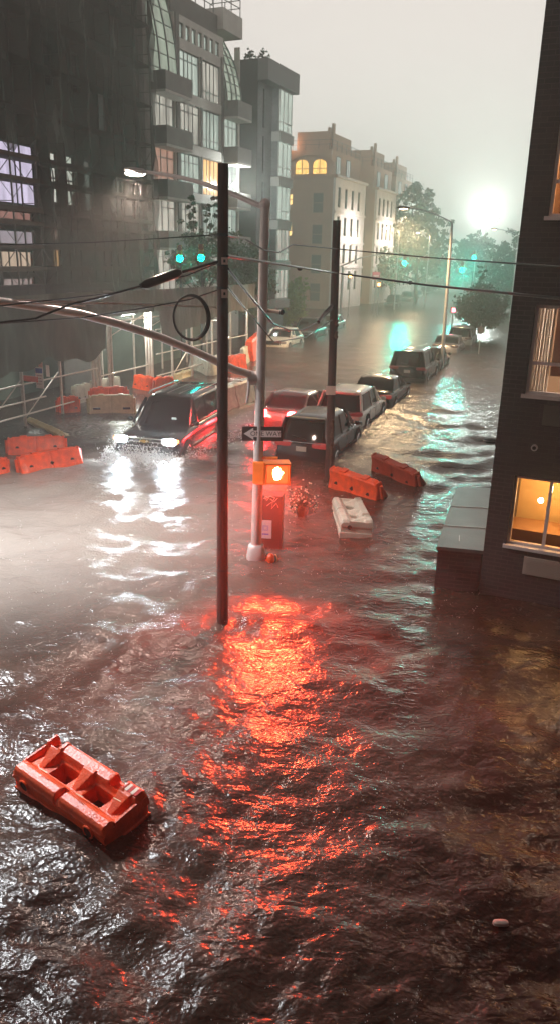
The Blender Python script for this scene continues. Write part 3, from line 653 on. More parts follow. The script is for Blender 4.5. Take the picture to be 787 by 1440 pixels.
# white signal pole
gw, tw = pole_pts((360, 787), (373, 287))
wp = thing('signal_pole', 'pale steel signal pole with long mast arm, lamp arm, one way sign and pedestrian signal', 'signal pole', gw)
lx, lz = tw.x-gw.x, tw.z
MB().tube([(0, 0, .3), (lx*.5, 0, lz*.5), (lx, 0, lz)], [.105, .092, .08], 20).build('shaft', steel_paint, wp, smooth=True)
MB().ell((lx, 0, lz), (.1, .1, .1)).build('cap', steel_paint, wp, smooth=True)
m = MB(); m.loft([sell(0, 0, r, r, 3, 16, z) for r, z in ((.2, -.5), (.19, .1), (.16, .3), (.12, .34))]); m.build('base', steel_paint, wp, smooth=True)
def rel(px, py, Y): return D(px, py, Y)-gw
e_ = rel(190, 240, 16.2); s_ = rel(371, 292, 14.52)
pts = [s_.lerp(e_, f)+Vector((0, 0, .12*math.sin(f*math.pi))) for f in np.linspace(0, .9, 10)]
la = MB().tube(pts, list(np.linspace(.05, .03, 10)), 10).build('lamp_arm', steel_paint, wp, smooth=True)
m = MB(); dd = (e_-pts[-1]).normalized()
m.loft([[p+Vector((0, .16*s*math.cos(a), .06*s*math.sin(a))) for a in np.linspace(0, 2*math.pi, 16, endpoint=False)] for p, s in ((pts[-1], .3), (pts[-1]+dd*.1, .9), (pts[-1]+dd*.4, 1.), (pts[-1]+dd*.58, .5))])
lum = m.build('luminaire', mat('luminaire_grey', (.3, .28, .27), .4), wp, smooth=True)
c_ = pts[-1]+dd*.3; MB().ell((c_.x, c_.y, c_.z-.05), (.2, .12, .05)).build('lamp_lens', lit('lens_warm', (1, .8, .66), 45), lum, smooth=True)
p_ = point((c_.x, c_.y, c_.z-.22), 620, (1, .74, .62), .12, spot=150, aim=(c_.x-.5, c_.y-1.0, c_.z-6), blend=.6); p_.parent = wp
# street lamp just outside the left edge, over the side street
ol = thing('street_lamp', 'street lamp just beyond the left edge lighting the near flood water', 'street lamp', (-9.5, 13.0, 0))
MB().tube([(0, 0, -.5), (0, 0, 8.6)], [.1, .06], 12).build('shaft', galv, ol, smooth=True); MB().tube([(0, 0, 8.6), (.5, 0, 8.95), (1.7, -.1, 9.0)], .035, 8).build('arm', galv, ol, smooth=True)
h = MB().ell((2.0, -.1, 9.0), (.36, .16, .08)).build('luminaire', dark_metal, ol, smooth=True); MB().ell((2.0, -.1, 8.93), (.22, .12, .06)).build('lens', lit('lens_warm', (), 0), h, smooth=True)
p_ = point((2.0, -.1, 8.75), 3600, (.93, .97, 1), .15, spot=112, aim=(3.8, -1.0, 0), blend=1.); p_.parent = ol
# signal mast arm
A_ = [(357, 528, 14.5), (330, 520, 14.2), (280, 497, 13.6), (225, 474, 12.9), (165, 455, 12.2), (110, 441, 11.4), (50, 431, 10.6), (0, 424, 9.9), (-60, 418, 9.2), (-110, 415, 8.7)]
pts = [rel(*a) for a in A_]
ma = MB().tube(pts, list(np.linspace(.075, .05, len(pts))), 14).build('mast_arm', steel_paint, wp, smooth=True)
m = MB(); m.tube([pts[0]+Vector((-.12, -.02, -.05)), pts[0]+Vector((.12, 0, -.05))], .13, 14); m.tube([pts[0]+Vector((-.06, -.12, .1)), pts[0]+Vector((-.1, -.13, -.35)), pts[0]+Vector((-.12, -.1, -.5))], .025, 8); m.build('bracket', steel_paint, wp, smooth=True)
for (pa, pb) in (((0, 421, 9.95), (305, 432, 13.3)), ((0, 424, 9.92), (120, 430, 11.2))):
    MB().tube([rel(*pa), rel(*pb)], .012, 6).build('stay_wire', mat('wire_pale', (.6, .52, .48), .3, .5), wp)
# one way sign
sd = rel(369, 610, 14.36); sgn = MB().box(-.39, .39, -.008, .008, -.14, .14).build('one_way_sign', mat('sign_black', (.02, .017, .017), .35), wp, bevel=.003)
sgn.location = sd; sgn.rotation_euler = (0, R(-1.0), R(-1)); tag(sgn, 'black and white one way sign with arrow pointing left')
sw_m = mat('sign_white', (.72, .66, .64), .4)
z_ = -.0105
arr = MB(); pl = [(-.355, 0), (-.17, -.115), (-.17, -.062), (.345, -.062), (.345, .062), (-.17, .062), (-.17, .115)]
arr.add([(x, -.0085, z) for x, z in pl]+[(x, -.0115, z) for x, z in pl], [tuple(range(7)), tuple(range(7, 14))[::-1]]+[(i, (i+1) % 7, 7+(i+1) % 7, 7+i) for i in range(7)])
arr.build('arrow', sw_m, sgn)
text_mesh('ONE WAY', .125, mat('sign_black', (), 0), sgn, (.065, -.0122, .0), (R(90), 0, 0), sx=1.0, depth=.001)
m = MB(); m.tube([(0, .02, .05), (0, .1, .05)], .02, 8); m.tube([(0, .02, -.05), (0, .1, -.05)], .02, 8); m.build('clamp', dark_metal, sgn)
# pedestrian signal
ps = rel(390, 666, 14.3); yel = mat('signal_yellow', (.85, .18, .01), .4, noise=.15)
h_ = MB().box(-.24, .24, .0, .24, -.23, .23).build('pedestrian_signal', yel, wp, bevel=.03); h_.location = ps; h_.rotation_euler = (0, 0, R(4))
m = MB(); m.box(-.24, .24, -.16, .0, .2, .235); m.box(-.24, -.215, -.14, 0, -.2, .2); m.box(.215, .24, -.14, 0, -.2, .2); m.build('visor', yel, h_)
MB().box(-.2, .2, -.012, .0, -.19, .19).build('signal_face', mat('signal_face_orange', (.1, .02, .01), .3, emit=(1, .055, .01), es=1.5), h_)
hand = MB()
hp = [(-.05, -.12), (.035, -.12), (.06, -.07), (.075, -.02), (.115, .02), (.1, .045), (.055, .02), (.055, .1), (.03, .1), (.025, .03), (.018, .135), (-.01, .135), (-.014, .03), (-.028, .125), (-.053, .12), (-.052, .02), (-.066, .085), (-.088, .08), (-.085, -.04)]
n = len(hp); hand.add([(x, -.016, z) for x, z in hp], [tuple(range(n))]); hand.build('lit_hand', lit('hand_orange', (1, .34, .1), 60), h_)
p_ = point(ps+Vector((0, -.1, 0))+gw, 1300, (1, .05, .016), .12, spot=78, aim=ps+gw+Vector((-.2, -7.5, -2.4)), blend=.6)
# second head facing left street
k = MB().box(-.13, .13, -.02, .26, -.24, .22).build('side_signal', yel, wp, bevel=.03); k.location = ps+Vector((-.36, .02, .0)); k.rotation_euler = (0, 0, R(-25))
m = MB(); m.tube([ps+Vector((-.36, .1, .28)), ps+Vector((0, .1, .28))], .03, 8); m.build('signal_bracket', yel, wp, smooth=True)
# detector arm
a = rel(376, 437, 14.5); b = rel(396, 439, 14.4); m = MB(); m.tube([a, b], .035, 10); f = m.build('detector', mat('detector_cream', (.6, .5, .42), .4), wp, smooth=True); MB().ell(b, (.05, .05, .05)).build('detector_lens', dark_metal, f, smooth=True)

# relay cabinet with scrawl and notice
cb0 = P(386, 778); cab = thing('relay_cabinet', 'dark steel cabinet with white scrawl and small notice behind the pale signal pole', 'cabinet', (cb0.x, 15.1, 0), R(-6))
cbx = D(367, 700, 15.0).x-cb0.x; cbr = D(397, 700, 15.0).x-cb0.x
MB().box(cbx, cbr, 0, .35, -.5, 1.15).build('body', mat('cabinet_dark', (.05, .03, .03), .5, noise=.3), cab, bevel=.015)
sc_m = mat('scrawl_paint', (.7, .5, .48), .5)
def zz(py): return D(380, py, 15.0).z
curve = [(-.3, .05), (-.22, .14), (-.1, .1), (-.18, .0), (-.26, .05), (-.05, .16), (.12, .1), (.05, .0), (-.06, .06), (.1, -.04), (.22, .1)]
xm_ = (cbx+cbr)/2; zt = zz(706)
MB().tube([(xm_+x*.55, -.008, zt+z*.6) for x, z in curve], .007, 6).build('scrawl', sc_m, cab)
MB().tube([(xm_-.1, -.008, zt-.12), (xm_+.02, -.008, zt-.02), (xm_+.0, -.008, zt-.18), (xm_+.1, -.008, zt-.05), (xm_+.14, -.008, zt-.14)], .007, 6).build('scrawl', sc_m, cab)
xn, zn = D(373.5, 747, 14.95).x-cb0.x, D(373.5, 747, 14.95).z
f = MB().box(xn-.125, xn+.125, -.06, -.045, zn-.2, zn+.2).build('notice', mat('notice_white2', (.6, .5, .52), .4), cab)
MB().box(xn-.06, xn+.06, -.064, -.061, zn-.03, zn+.09).build('emblem', mat('notice_violet', (.4, .32, .5), .5), f); MB().box(xn-.03, xn+.03, -.067, -.0645, zn-.0, zn+.06).build('emblem_centre', mat('notice_white2', (), 0), f)
MB().box(xn-.07, xn+.07, -.064, -.061, zn-.12, zn-.09).build('text_line', mat('notice_blue2', (.15, .13, .5), .5), f)
# orange floating lamp beside the pole base
q = P(380, 790); fl = thing('warning_light', 'small orange warning light floating at the foot of the pale signal pole', 'warning light', q)
m = MB(); m.loft([[(r*math.cos(a), r*math.sin(a), z) for a in np.linspace(0, 2*math.pi, 14, endpoint=False)] for r, z in ((.07, -.05), (.085, .04), (.08, .12), (.04, .17), (.01, .18))]); m.build('lens', orange_pl, fl, smooth=True)
MB().tube([(.09+.05*math.cos(a), 0, .06+.1*math.sin(a)) for a in np.linspace(-1.4, 1.6, 8)], .012, 6).build('handle', tan_pl, fl)

# cables
def cable(pts, r, label, sag=0., name='cable', mt=None, group=None):
    out = []
    for (a, b) in zip(pts[:-1], pts[1:]):
        for i in range(12): f = i/12; v = a.lerp(b, f); v.z -= sag*4*f*(1-f)*(b-a).length; out.append(v)
    out.append(pts[-1]); out = [Vector(v) for v in out]
    o = MB().tube(out, r, 8).build(name, mt or cable_m, None, smooth=True); tag(o, label, 'cable', group); return o
Y1, Y2 = g1.y, g2.y
A = lambda x, y: D(x, y, Y1-.08)
B_ = lambda x, y: D(x, y, Y2-.1)
cable([A(320, 331), D(345, 336, 13), D(372, 352, 14), D(392, 355, 15.2), D(411, 344, 16.5), B_(473, 350), D(600, 362, 16), D(800, 376, 11)], .014, 'thin upper cable dipping once then running on to the right building edge')
cable([A(320, 360), B_(472, 384), D(600, 401, 16), D(800, 421, 11)], .022, 'thick black cable running right from the near pole, with two small clamps')
for px, py, Y in ((421, 376, 17.2), (528, 392, 18), (576, 398, 17)): pass
m = MB(); [m.ell(D(px, py, Y), (.06, .06, .05)) for px, py, Y in ((421, 377.5, 16.9),)]; tag(m.build('cable_clamp', cable_m), 'small black clamp on the thick cable left of the second wooden pole', 'clamp')
m = MB(); m.ell(D(576, 397.5, 16.9), (.05, .05, .045)); tag(m.build('cable_clamp', cable_m), 'small black clamp on the thick cable right of the second wooden pole', 'clamp')
cable([A(321, 378), D(352, 417, 13), D(384, 455, 14.6), D(405, 464, 16), D(425, 464, 18), D(447, 453, 19.5), B_(467, 434)], .018, 'black cable drooping low between the two wooden poles past the white parked car')
cable([A(321, 404), D(350, 440, 13), D(385, 481, 15), D(430, 474, 18.5), B_(466, 450)], .012, 'thinner lower cable drooping between the two wooden poles')
cable([D(447, 453, 19.4), D(456, 440, 20.2), B_(466, 430)], .045, 'thick taped cable end bound to the second wooden pole')
cable([A(306, 368), D(262, 381, 11), D(240, 388, 10.9)], .02, 'black cable from the near wooden pole into the long splice sleeve')
sp = MB().tube([D(256, 382, 10.9), D(250, 384, 10.9), D(205, 400, 10.6), D(198, 402, 10.55)], [.025, .06, .06, .03], 12).build('splice_sleeve', cable_m, None, smooth=True); tag(sp, 'fat black splice sleeve hanging on the cable left of the near wooden pole', 'splice sleeve')
cable([D(200, 402, 10.6), D(150, 416, 10.1), D(100, 428, 9.6), D(50, 448, 9.1), D(-60, 460, 8.2)], .014, 'black lashed cable running left from the splice sleeve')
cable([A(306, 370), D(262, 388, 11.2), D(220, 396, 10.8), D(160, 412, 10.3), D(-60, 437, 8.3)], .009, 'thin wire just below the splice sleeve cable')
cable([A(306, 408), D(268, 421, 11.2), D(210, 432, 10.8), D(120, 446, 10), D(-60, 459, 8.3)], .01, 'thin black wire passing behind the top of the hanging cable coil')
cable([A(306, 330), D(230, 335, 11.4), D(130, 341, 11), D(-60, 346, 9.5)], .008, 'thin wire crossing the netting above the splice sleeve')
c = D(269, 447, 11.2); coil = MB()
for k, (rx, rz, dx) in enumerate(((.25, .31, 0), (.262, .318, .008), (.24, .3, -.01))):
    pts = [c+Vector((dx+rx*math.cos(a), .02*k, rz*math.sin(a))) for a in np.linspace(0, 2*math.pi, 40)]; coil.tube(pts, .012, 8)
o = coil.build('cable_coil', cable_m, None, smooth=True); tag(o, 'loop of spare black cable hanging left of the near wooden pole', 'cable coil')

# street lamps on the far side
def street_lamp(base, top, tip, label, power, col, aimv=None, r=.09, lens=10):
    g = P(*base); Y = g.y; tp = D(*top, Y); e = D(*tip, Y-1)
    t = thing('street_lamp', label, 'street lamp', g)
    MB().tube([(0, 0, -.5), (tp.x-g.x, 0, tp.z)], [r, r*.6], 12).build('shaft', galv, t, smooth=True)
    a = tp-g; b = e-g; pts = [Vector((a.x+(b.x-a.x)*f, a.y+(b.y-a.y)*f, a.z+(b.z-a.z)*(1-(1-f)**1.8))) for f in np.linspace(0, 1, 10)]
    MB().tube(pts, .035, 8).build('arm', galv, t, smooth=True)
    h = MB().ell((pts[-1].x-.2, pts[-1].y, pts[-1].z), (.36, .16, .08)).build('luminaire', dark_metal, t, smooth=True)
    MB().ell((pts[-1].x-.2, pts[-1].y, pts[-1].z-.05), (.22, .12, .06)).build('lens', lit('lens_far', (1, .7, .4), 14), h, smooth=True)
    if power: p_ = point((pts[-1].x-.2, pts[-1].y, pts[-1].z-.3), power, col, .45, spot=150, aim=(pts[-1].x-.2, pts[-1].y, -9), blend=.6); p_.parent = t
    return t
street_lamp((620, 517), (635, 313), (572, 292), 'tall curved-arm street lamp standing at the right kerb among the parked cars', 4200, (1, .68, .36), r=.12)
street_lamp((716, 452), (728, 331), (697, 322), 'distant faint street lamp just left of the dark brick building edge', 900, (1, .9, .8))
# signals of the next crossing
def signal_head(t, p, on_col, name='signal_head', strength=60):
    h = MB().box(p.x-.17, p.x+.17, p.y, p.y+.25, p.z-.55, p.z+.55).build(name, mat('signal_housing', (.45, .3, .04), .5), t, bevel=.02)
    for k, (dz, cc) in enumerate(((.36, (.2, .01, .01)), (0, (.2, .12, .01)), (-.36, on_col))):
        mm = lit('signal_green', on_col, 70) if k == 2 else mat('lens_off%d' % k, cc, .2)
        mm.name = mm.name if k == 2 else 'unlit_lens'
        MB().tube([(p.x, p.y-.03, p.z+dz), (p.x, p.y-.002, p.z+dz)], .21, 16).build('lens', mm, h, smooth=True)
        v = MB(); ar = [(p.x+.16*math.cos(a), p.z+dz+.16*math.sin(a)) for a in np.linspace(-.2, math.pi+.2, 10)]
        for (xa, za), (xb, zb) in zip(ar[:-1], ar[1:]): v.add([(xa, p.y-.22, za), (xb, p.y-.22, zb), (xb, p.y-.002, zb), (xa, p.y-.002, za)], [(0, 1, 2, 3)])
        v.build('visor', mat('signal_housing', (), 0), h)
    return h
gcol = (.0, .95, .7)
g = P(478, 437); g.y = 92; g.x = D(478, 437, 92).x
sp_ = thing('signal_pole', 'distant mast arm signal pole showing a green light over the far crossing', 'signal pole', (g.x, 92, 0))
r_ = lambda x, y, Y=92: D(x, y, Y)-Vector((g.x, 92, 0))
MB().tube([(0, 0, -.5), (.05, 0, r_(478, 375).z)], .13, 12).build('shaft', galv, sp_, smooth=True)
MB().tube([r_(478, 375), r_(505, 363), r_(535, 357), r_(566, 355)], [.09, .08, .07, .05], 10).build('mast_arm', galv, sp_, smooth=True)
signal_head(sp_, r_(568, 365), gcol)
p_ = point(D(568, 372, 91.2), 750, gcol, .2, spot=70, aim=(0, 10, 0), blend=.8)
for i, (px, py, Y, pw_, lb) in enumerate(((649, 375, 88, 1300, 'brighter, lower one of two green signals right of the tall street lamp shaft'), (666, 358, 125, 300, 'fainter, higher one of two green signals right of the tall street lamp shaft'))):
    q = D(px, py, Y); t = thing('traffic_signal', lb, 'traffic signal', (q.x, Y, 0))
    MB().tube([(.25, .1, -.5), (.25, .1, q.z+.7)], .07, 10).build('post', galv, t, smooth=True)
    signal_head(t, Vector((0, 0, q.z)), gcol); point(D(px, py+7, Y-.8), pw_*1.9, gcol, .2, spot=70, aim=(4, 10, 0), blend=.8)
for i, (px, py, lb) in enumerate(((253, 356, 'left one of two green traffic signals glimpsed through the tree beside the netting'), (283, 355, 'right one of two green traffic signals glimpsed through the tree beside the netting'))):
    Y = 45.6; q = D(px, py, Y); t = thing('traffic_signal', lb, 'traffic signal', (q.x, Y, 0))
    MB().tube([(.0, .3, -.5), (.0, .3, q.z+.3)], .05, 10).build('post', dark_metal, t, smooth=True)
    h = signal_head(t, Vector((0, 0, q.z)), gcol, name='signal_head', strength=60)
    h.scale = (.8, .8, .8); h.location = (0, 0, q.z*.2)
# red sign, pedestrian signals at the far crossing
q = D(528, 388, 90); t = thing('road_sign', 'small square red and white road sign on a post at the far crossing', 'sign', (q.x, 90, 0))
MB().tube([(0, .05, -.5), (0, .05, q.z+.3)], .04, 8).build('post', galv, t)
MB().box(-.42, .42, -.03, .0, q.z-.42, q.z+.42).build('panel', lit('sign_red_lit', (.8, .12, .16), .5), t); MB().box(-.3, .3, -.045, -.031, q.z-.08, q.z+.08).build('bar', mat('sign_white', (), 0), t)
for px, py, cc, lb, Y in ((492, 388, (1, .6, .12), 'yellow lit pedestrian signal beside the pole of the far mast arm', 91), (532, 400, (1, .3, .1), 'orange lit pedestrian signal below the small red road sign', 90.5), (637, 436, (1, .12, .2), 'small pink-red light on a thin post above the right row of cars', 66)):
    q = D(px, py, Y); t = thing('pedestrian_signal', lb, 'signal', (q.x, Y, 0))
    MB().tube([(0, .12, -.5), (0, .12, q.z+.3)], .05, 8).build('post', galv, t)
    MB().box(-.22, .22, 0, .2, q.z-.25, q.z+.25).build('housing', mat('signal_housing', (), 0), t); MB().box(-.14, .14, -.02, -.002, q.z-.16, q.z+.16).build('lit_symbol', lit('symbol_%d' % px, cc, 8), t)
# floodlight at the end of the street
q = D(682, 300, 150); t = thing('floodlight', 'blinding white floodlight glowing through the rain above the trees at the street end', 'floodlight', (q.x, 150, 0))
MB().tube([(0, .5, -.5), (0, .5, q.z)], .25, 10).build('mast', galv, t)
MB().box(-2.2, 2.2, .3, .42, q.z-1.1, q.z-1.0).build('crossarm', dark_metal, t); MB().box(-1.6, 1.6, .3, .42, q.z+.5, q.z+.6).build('crossarm', dark_metal, t)
for lx_, lz_ in ((-1.8, -.7), (-.6, -.7), (.6, -.7), (1.8, -.7), (-1.2, .9), (0, .9), (1.2, .9), (-.6, 2.1), (.6, 2.1)):
    m = MB(); m.loft([[(lx_+r_*math.cos(a), y_, q.z+lz_+r_*math.sin(a)) for a in np.linspace(0, 2*math.pi, 18, endpoint=False)] for y_, r_ in ((0, .55), (.2, .5), (.5, .15))]); h = m.build('lamp_head', dark_metal, t, smooth=True)
    MB().ell((lx_, -.02, q.z+lz_), (.5, .08, .5), 18, 8).build('lens', lit('flood_white', (.93, 1, .95), 70), h, smooth=True)
FL = point((q.x, 148.8, q.z), 7500, (.88, 1, .92), 1.2)
# lights on the pale facades
fx = MB().ell((11.0, -.3, 10.9), (.18, .12, .12)).build('floodlight', lit('facade_white', (1, 1, .97), 60), b2); p_ = point((11.0, -1.2, 10.9), 420, (.92, 1, .95), .12); p_.parent = b2
for s_, e_ in ((6, 1300), (22, 1300)):
    px_, py_ = KO[0]+s_*db[0]+6.5*math.cos(R(23.7)), KO[1]+s_*db[1]-6.5*math.sin(R(23.7))
    t = thing('street_lamp', ('nearer' if s_ < 10 else 'farther')+' bluish white street lamp lighting the pale stone fronts', 'street lamp', (px_, py_, 0), math.pi/2-R(23.7))
    MB().tube([(0, 0, -.5), (0, 0, 9.6)], [.1, .06], 10).build('shaft', galv, t); MB().tube([(0, 0, 9.6), (0, .7, 9.9), (0, 1.6, 9.95)], .035, 8).build('arm', galv, t)
    h = MB().ell((0, 1.8, 9.95), (.16, .34, .08)).build('luminaire', dark_metal, t, smooth=True); MB().ell((0, 1.8, 9.88), (.12, .22, .06)).build('lens', lit('lens_blue', (.95, .88, .9), 20), h)
    p_ = point((0, 1.8, 9.7), e_, (.95, .9, .96), .25, spot=125, aim=(0, 9, 7.5), blend=.7); p_.parent = t
    p_ = point((0, 1.8, 9.5), 700, (1, .72, .42), .5); p_.parent = t

# ================================================================== VEHICLES
def lerp_prof(prof, t):
    for (a, va), (b, vb) in zip(prof[:-1], prof[1:]):
        if t <= b: return va+(vb-va)*(t-a)/(b-a)
    return prof[-1][1]
def car(kind, paint, label, cat, near, az, near_side='rear', L=4.6, W=1.86, Hc=1.68, group='cars stranded along the flooded street', corner=1, brake=False, head=False, tail_glow=0., rails=False, plate=True, tilt=0., float_z=0., front_lamps=False, coarse=False):
    """near: world point of the near right corner at the water line; local +x forward, z=0 road surface"""
    sedan = kind == 'sedan'
    nm = {'suv': 'suv', 'sedan': 'sedan', 'van': 'suv'}[kind]
    fwd = Vector((math.sin(az), math.cos(az), 0)); rgt = Vector((math.cos(az), -math.sin(az), 0))
    if near_side == 'rear': c = near+fwd*L/2-rgt*W/2*corner; face = az
    else: c = near+fwd*L/2-rgt*W/2*corner; face = az+math.pi
    t = thing(nm, label, cat, (c.x, c.y, -DEPTH+float_z), 0, group, rot=(0, tilt, math.pi/2-face))
    zb = .28; belt = Hc*.60 if not sedan else Hc*.64; hood = Hc*(.56 if not sedan else .60)
    # lower body
    if sedan: prof = [(0, .66*Hc), (.03, .69*Hc), (.20, .70*Hc), (.24, .66*Hc), (.62, .655*Hc), (.70, .65*Hc), (.93, .52*Hc), (1, .44*Hc)]
    else: prof = [(0, .58*Hc), (.03, .60*Hc), (.62, .60*Hc), (.70, .60*Hc), (.93, .54*Hc), (.98, .50*Hc), (1, .44*Hc)]
    rings = []
    for f in [0, .008, .03, .07, .13, .2, .3, .42, .55, .66, .72, .8, .88, .94, .975, .993, 1]:
        x = -L/2+L*f; top = lerp_prof(prof, f)
        ed = min(f, 1-f); wsc = 1-.10*max(0, 1-ed/.07)**2-.025*(1 if f in (0, 1) else 0); zsc = .12*max(0, 1-ed/.03)
        w = W/2*wsc; z0 = zb+zsc*.5; z1 = top-zsc*.5; mid = (z0+z1)/2
        ring = []
        for i in range(28):
            a = 2*math.pi*i/28; cc, ss = math.cos(a), math.sin(a)
            y = w*math.copysign(abs(cc)**(2/5.5), cc)*(1-.05*max(0, ss)); z = mid+(z1-z0)/2*math.copysign(abs(ss)**(2/4.5), ss)
            ring.append((x, y, z))
        rings.append(ring)
    body = MB().loft(rings).build('body', paint, t, smooth=True, ang=50)
    # cabin
    if sedan: xr0, xf0, xr1, xf1 = -L/2+L*.10, -L/2+L*.73, -L/2+L*.27, -L/2+L*.53
    elif kind == 'van': xr0, xf0, xr1, xf1 = -L/2+L*.015, -L/2+L*.75, -L/2+L*.045, -L/2+L*.60
    else: xr0, xf0, xr1, xf1 = -L/2+L*.02, -L/2+L*.74, -L/2+L*.10, -L/2+L*.56
    def cab(f, gr=0.):
        x0 = xr0+(xr1-xr0)*f**1.1-gr; x1 = xf0+(xf1-xf0)*f**1.05+gr; w = W/2*(.93-.17*f)+gr; z = belt-.04+(Hc-.05-belt+.04)*f
        return sell((x0+x1)/2, 0, (x1-x0)/2, w, 7, 40, z)
    MB().loft([cab(f) for f in (0, .3, .6, .9)]).build('windows', dark_glass, t, smooth=True, ang=50)
    roof = [cab(.88, .008), cab(.93, .006), cab(.98, -.03)]
    x0, x1 = min(p[0] for p in roof[-1]), max(p[0] for p in roof[-1]); wr = max(p[1] for p in roof[-1])
    for k_, (sc_, dz) in enumerate(((.9, .03), (.6, .045), (.2, .055))): roof.append(sell((x0+x1)/2, 0, (x1-x0)/2*sc_, wr*sc_, 5, 40, Hc-.05+dz-.0))
    ro = MB().loft(roof).build('roof', paint, t, smooth=True, ang=50)
    # pillars
    def side(f, x, g=.012):  # point on cabin side
        return W/2*(.93-.17*f)+g, belt-.04+(Hc-.05-belt+.04)*f
    def xr(f): return xr0+(xr1-xr0)*f**1.1
    def xf(f): return xf0+(xf1-xf0)*f**1.05
    for s in (-1, 1):
        for fr_, to_ in ((lambda f: xf(f)-.05, 0), (lambda f: xr(f)+.10, 1)):
            ps_ = [(fr_(f), s*(side(f, 0)[0]-.03), side(f, 0)[1]) for f in (0, .3, .6, .92)]
            pm = MB()
            for a, b in zip(ps_[:-1], ps_[1:]): pm.bar(a, b, .09 if to_ == 0 else (.17 if sedan else .34), .05, (0, 1, 0))
            pm.build('pillar', paint, t)
        for xx in ([-.02, .28] if sedan else [-.22, .18]):
            xp = xx*L*.5; pm = MB().bar((xp, s*side(0, 0)[0], side(0, 0)[1]), (xp-.03, s*side(.92, 0)[0], side(.92, 0)[1]), .07, .03, (0, 1, 0)); pm.build('pillar', paint, t)
    # wheels
    wr_ = .36 if not sedan else .32
    for xx in (-L/2+L*.20, L/2-L*.19):
        for s in (-1, 1):
            a = MB(); a.tube([(xx, s*(W/2-.01), wr_+.02), (xx, s*(W/2-.0)+s*.012, wr_+.02)], wr_+.07, 24); a.build('wheel_arch', mat('arch_black', (.01, .01, .01), .8), t)
            wh = MB(); y0, y1 = s*(W/2-.2), s*(W/2+.025)
            wh.loft([[(xx+r*math.cos(q_), y, wr_+r*math.sin(q_)) for q_ in np.linspace(0, 2*math.pi, 24, endpoint=False)] for y, r in ((y0, wr_), (y1-s*.02, wr_), (y1, wr_-.03))]); wo_ = wh.build('wheel', rubber, t, smooth=True)
            rm = MB(); yr = y1+s*.006
            rm.tube([(xx, y1-s*.004, wr_), (xx, yr, wr_)], wr_*.28, 16)
            for k in range(5): an_ = k*2*math.pi/5; rm.bar((xx, yr, wr_), (xx+wr_*.66*math.cos(an_), yr, wr_+wr_*.66*math.sin(an_)), .07, .02, (0, 1, 0))
            rg = [(xx+wr_*.68*math.cos(q_), yr, wr_+wr_*.68*math.sin(q_)) for q_ in np.linspace(0, 2*math.pi, 24)]; rm.tube(rg, .018, 6); rm.build('rim', chrome, wo_, smooth=True)
    # mirrors, handles, seams
    for s in (-1, 1):
        m = MB(); m.ell((xf0-.22, s*(W/2+.09), belt+.06), (.07, .11, .08)); m.build('mirror', paint, t, smooth=True)
        hd = MB()
        for xx in (-.12*L, .1*L): hd.bar((xx, s*(W/2+.012), belt-.12), (xx+.17, s*(W/2+.012), belt-.12), .03)
        hd.build('door_handle', chrome if not coarse else paint, t)
        if not coarse:
            sm = MB()
            for xx in (-.23*L, -.005*L, .2*L): sm.bar((xx, s*(W/2-.001), .42), (xx, s*(W/2-.001), belt-.06), .012, .01, (0, 1, 0))
            sm.bar((-L*.3, s*(W/2+.0), .45), (L*.3, s*(W/2+.0), .45), .03, .06, (0, 0, 1)); sm.build('door_seam', mat('seam_dark', (.01, .01, .01), .6), t)
            tr = MB(); tr.bar((xr0+.25, s*(W/2*.935), belt-.01), (xf0-.2, s*(W/2*.935), belt-.01), .02); tr.build('window_trim', chrome, t)
    # rear
    xb = -L/2
    red = lit('brake_on', (1, .025, .03), 60) if brake else lit('tail_dim_%d' % int(tail_glow*10), (1, .04, .04), .02+.22*tail_glow)
    for s in (-1, 1):
        zt_ = Hc*(.54 if not sedan else .56); m = MB(); m.loft([sell(0, 0, .1, .26, 4, 18, -.05), sell(0, 0, .09, .25, 4, 18, .03), sell(0, 0, .06, .2, 4, 18, .045)])
        m.v = [(xb+.03-v[2], s*(W/2-.27)+v[1], zt_+v[0]*(1.5 if brake else .9)) for v in m.v]; m.build('taillight', red, t, smooth=True)
    if plate: MB().box(xb-.03, xb-.012, -.16, .16, Hc*.42, Hc*.42+.15).build('licence_plate', mat('plate_pale', (.62, .56, .5), .5), t)
    bm_ = MB(); bm_.loft([sell(0, 0, .12, W/2-.04, 6, 24, z) for z in (.32, .56)]); bm_.v = [(xb+.06+v[0], v[1], v[2]) for v in bm_.v]; bm_.build('rear_bumper', paint if not kind == 'van' else mat('bumper_grey', (.06, .06, .06), .5), t, smooth=True)
    if not sedan:
        MB().box(xb-.012, xb+.0, -W*.36, W*.36, Hc*.575, Hc*.59).build('tailgate_trim', chrome if not coarse else paint, t)
        MB().loft([sell(xr1-.06, 0, .13, W*.36, 5, 20, Hc-.06), sell(xr1-.06, 0, .12, W*.35, 5, 20, Hc-.02)]).build('spoiler', paint, t, smooth=True)
        MB().bar((xr0-.02, -.1, belt+.05), (xr0+.04, .35, belt+.13), .025).build('rear_wiper', rubber, t)
    # front
    xf_ = L/2
    hl = lit('headlight_on', (.8, .93, 1), 45) if head else mat('headlight_off', (.45, .45, .45), .1, .3)
    zh = Hc*.46
    for s in (-1, 1):
        m = MB(); m.loft([sell(0, 0, .095, .2, 4, 18, -.08), sell(0, 0, .09, .19, 4, 18, .03), sell(0, 0, .05, .14, 4, 18, .05)]); m.v = [(xf_-.05+v[2]+.0*v[0], s*(W/2-.25)+v[1], zh+v[0]) for v in m.v]; m.build('headlight', hl, t, smooth=True)
        if head:
            m = MB().ell((xf_-.12, s*(W/2-.02), zh+.02), (.13, .035, .06)); m.build('indicator', lit('indicator_amber', (1, .3, .04), 3), t, smooth=True)
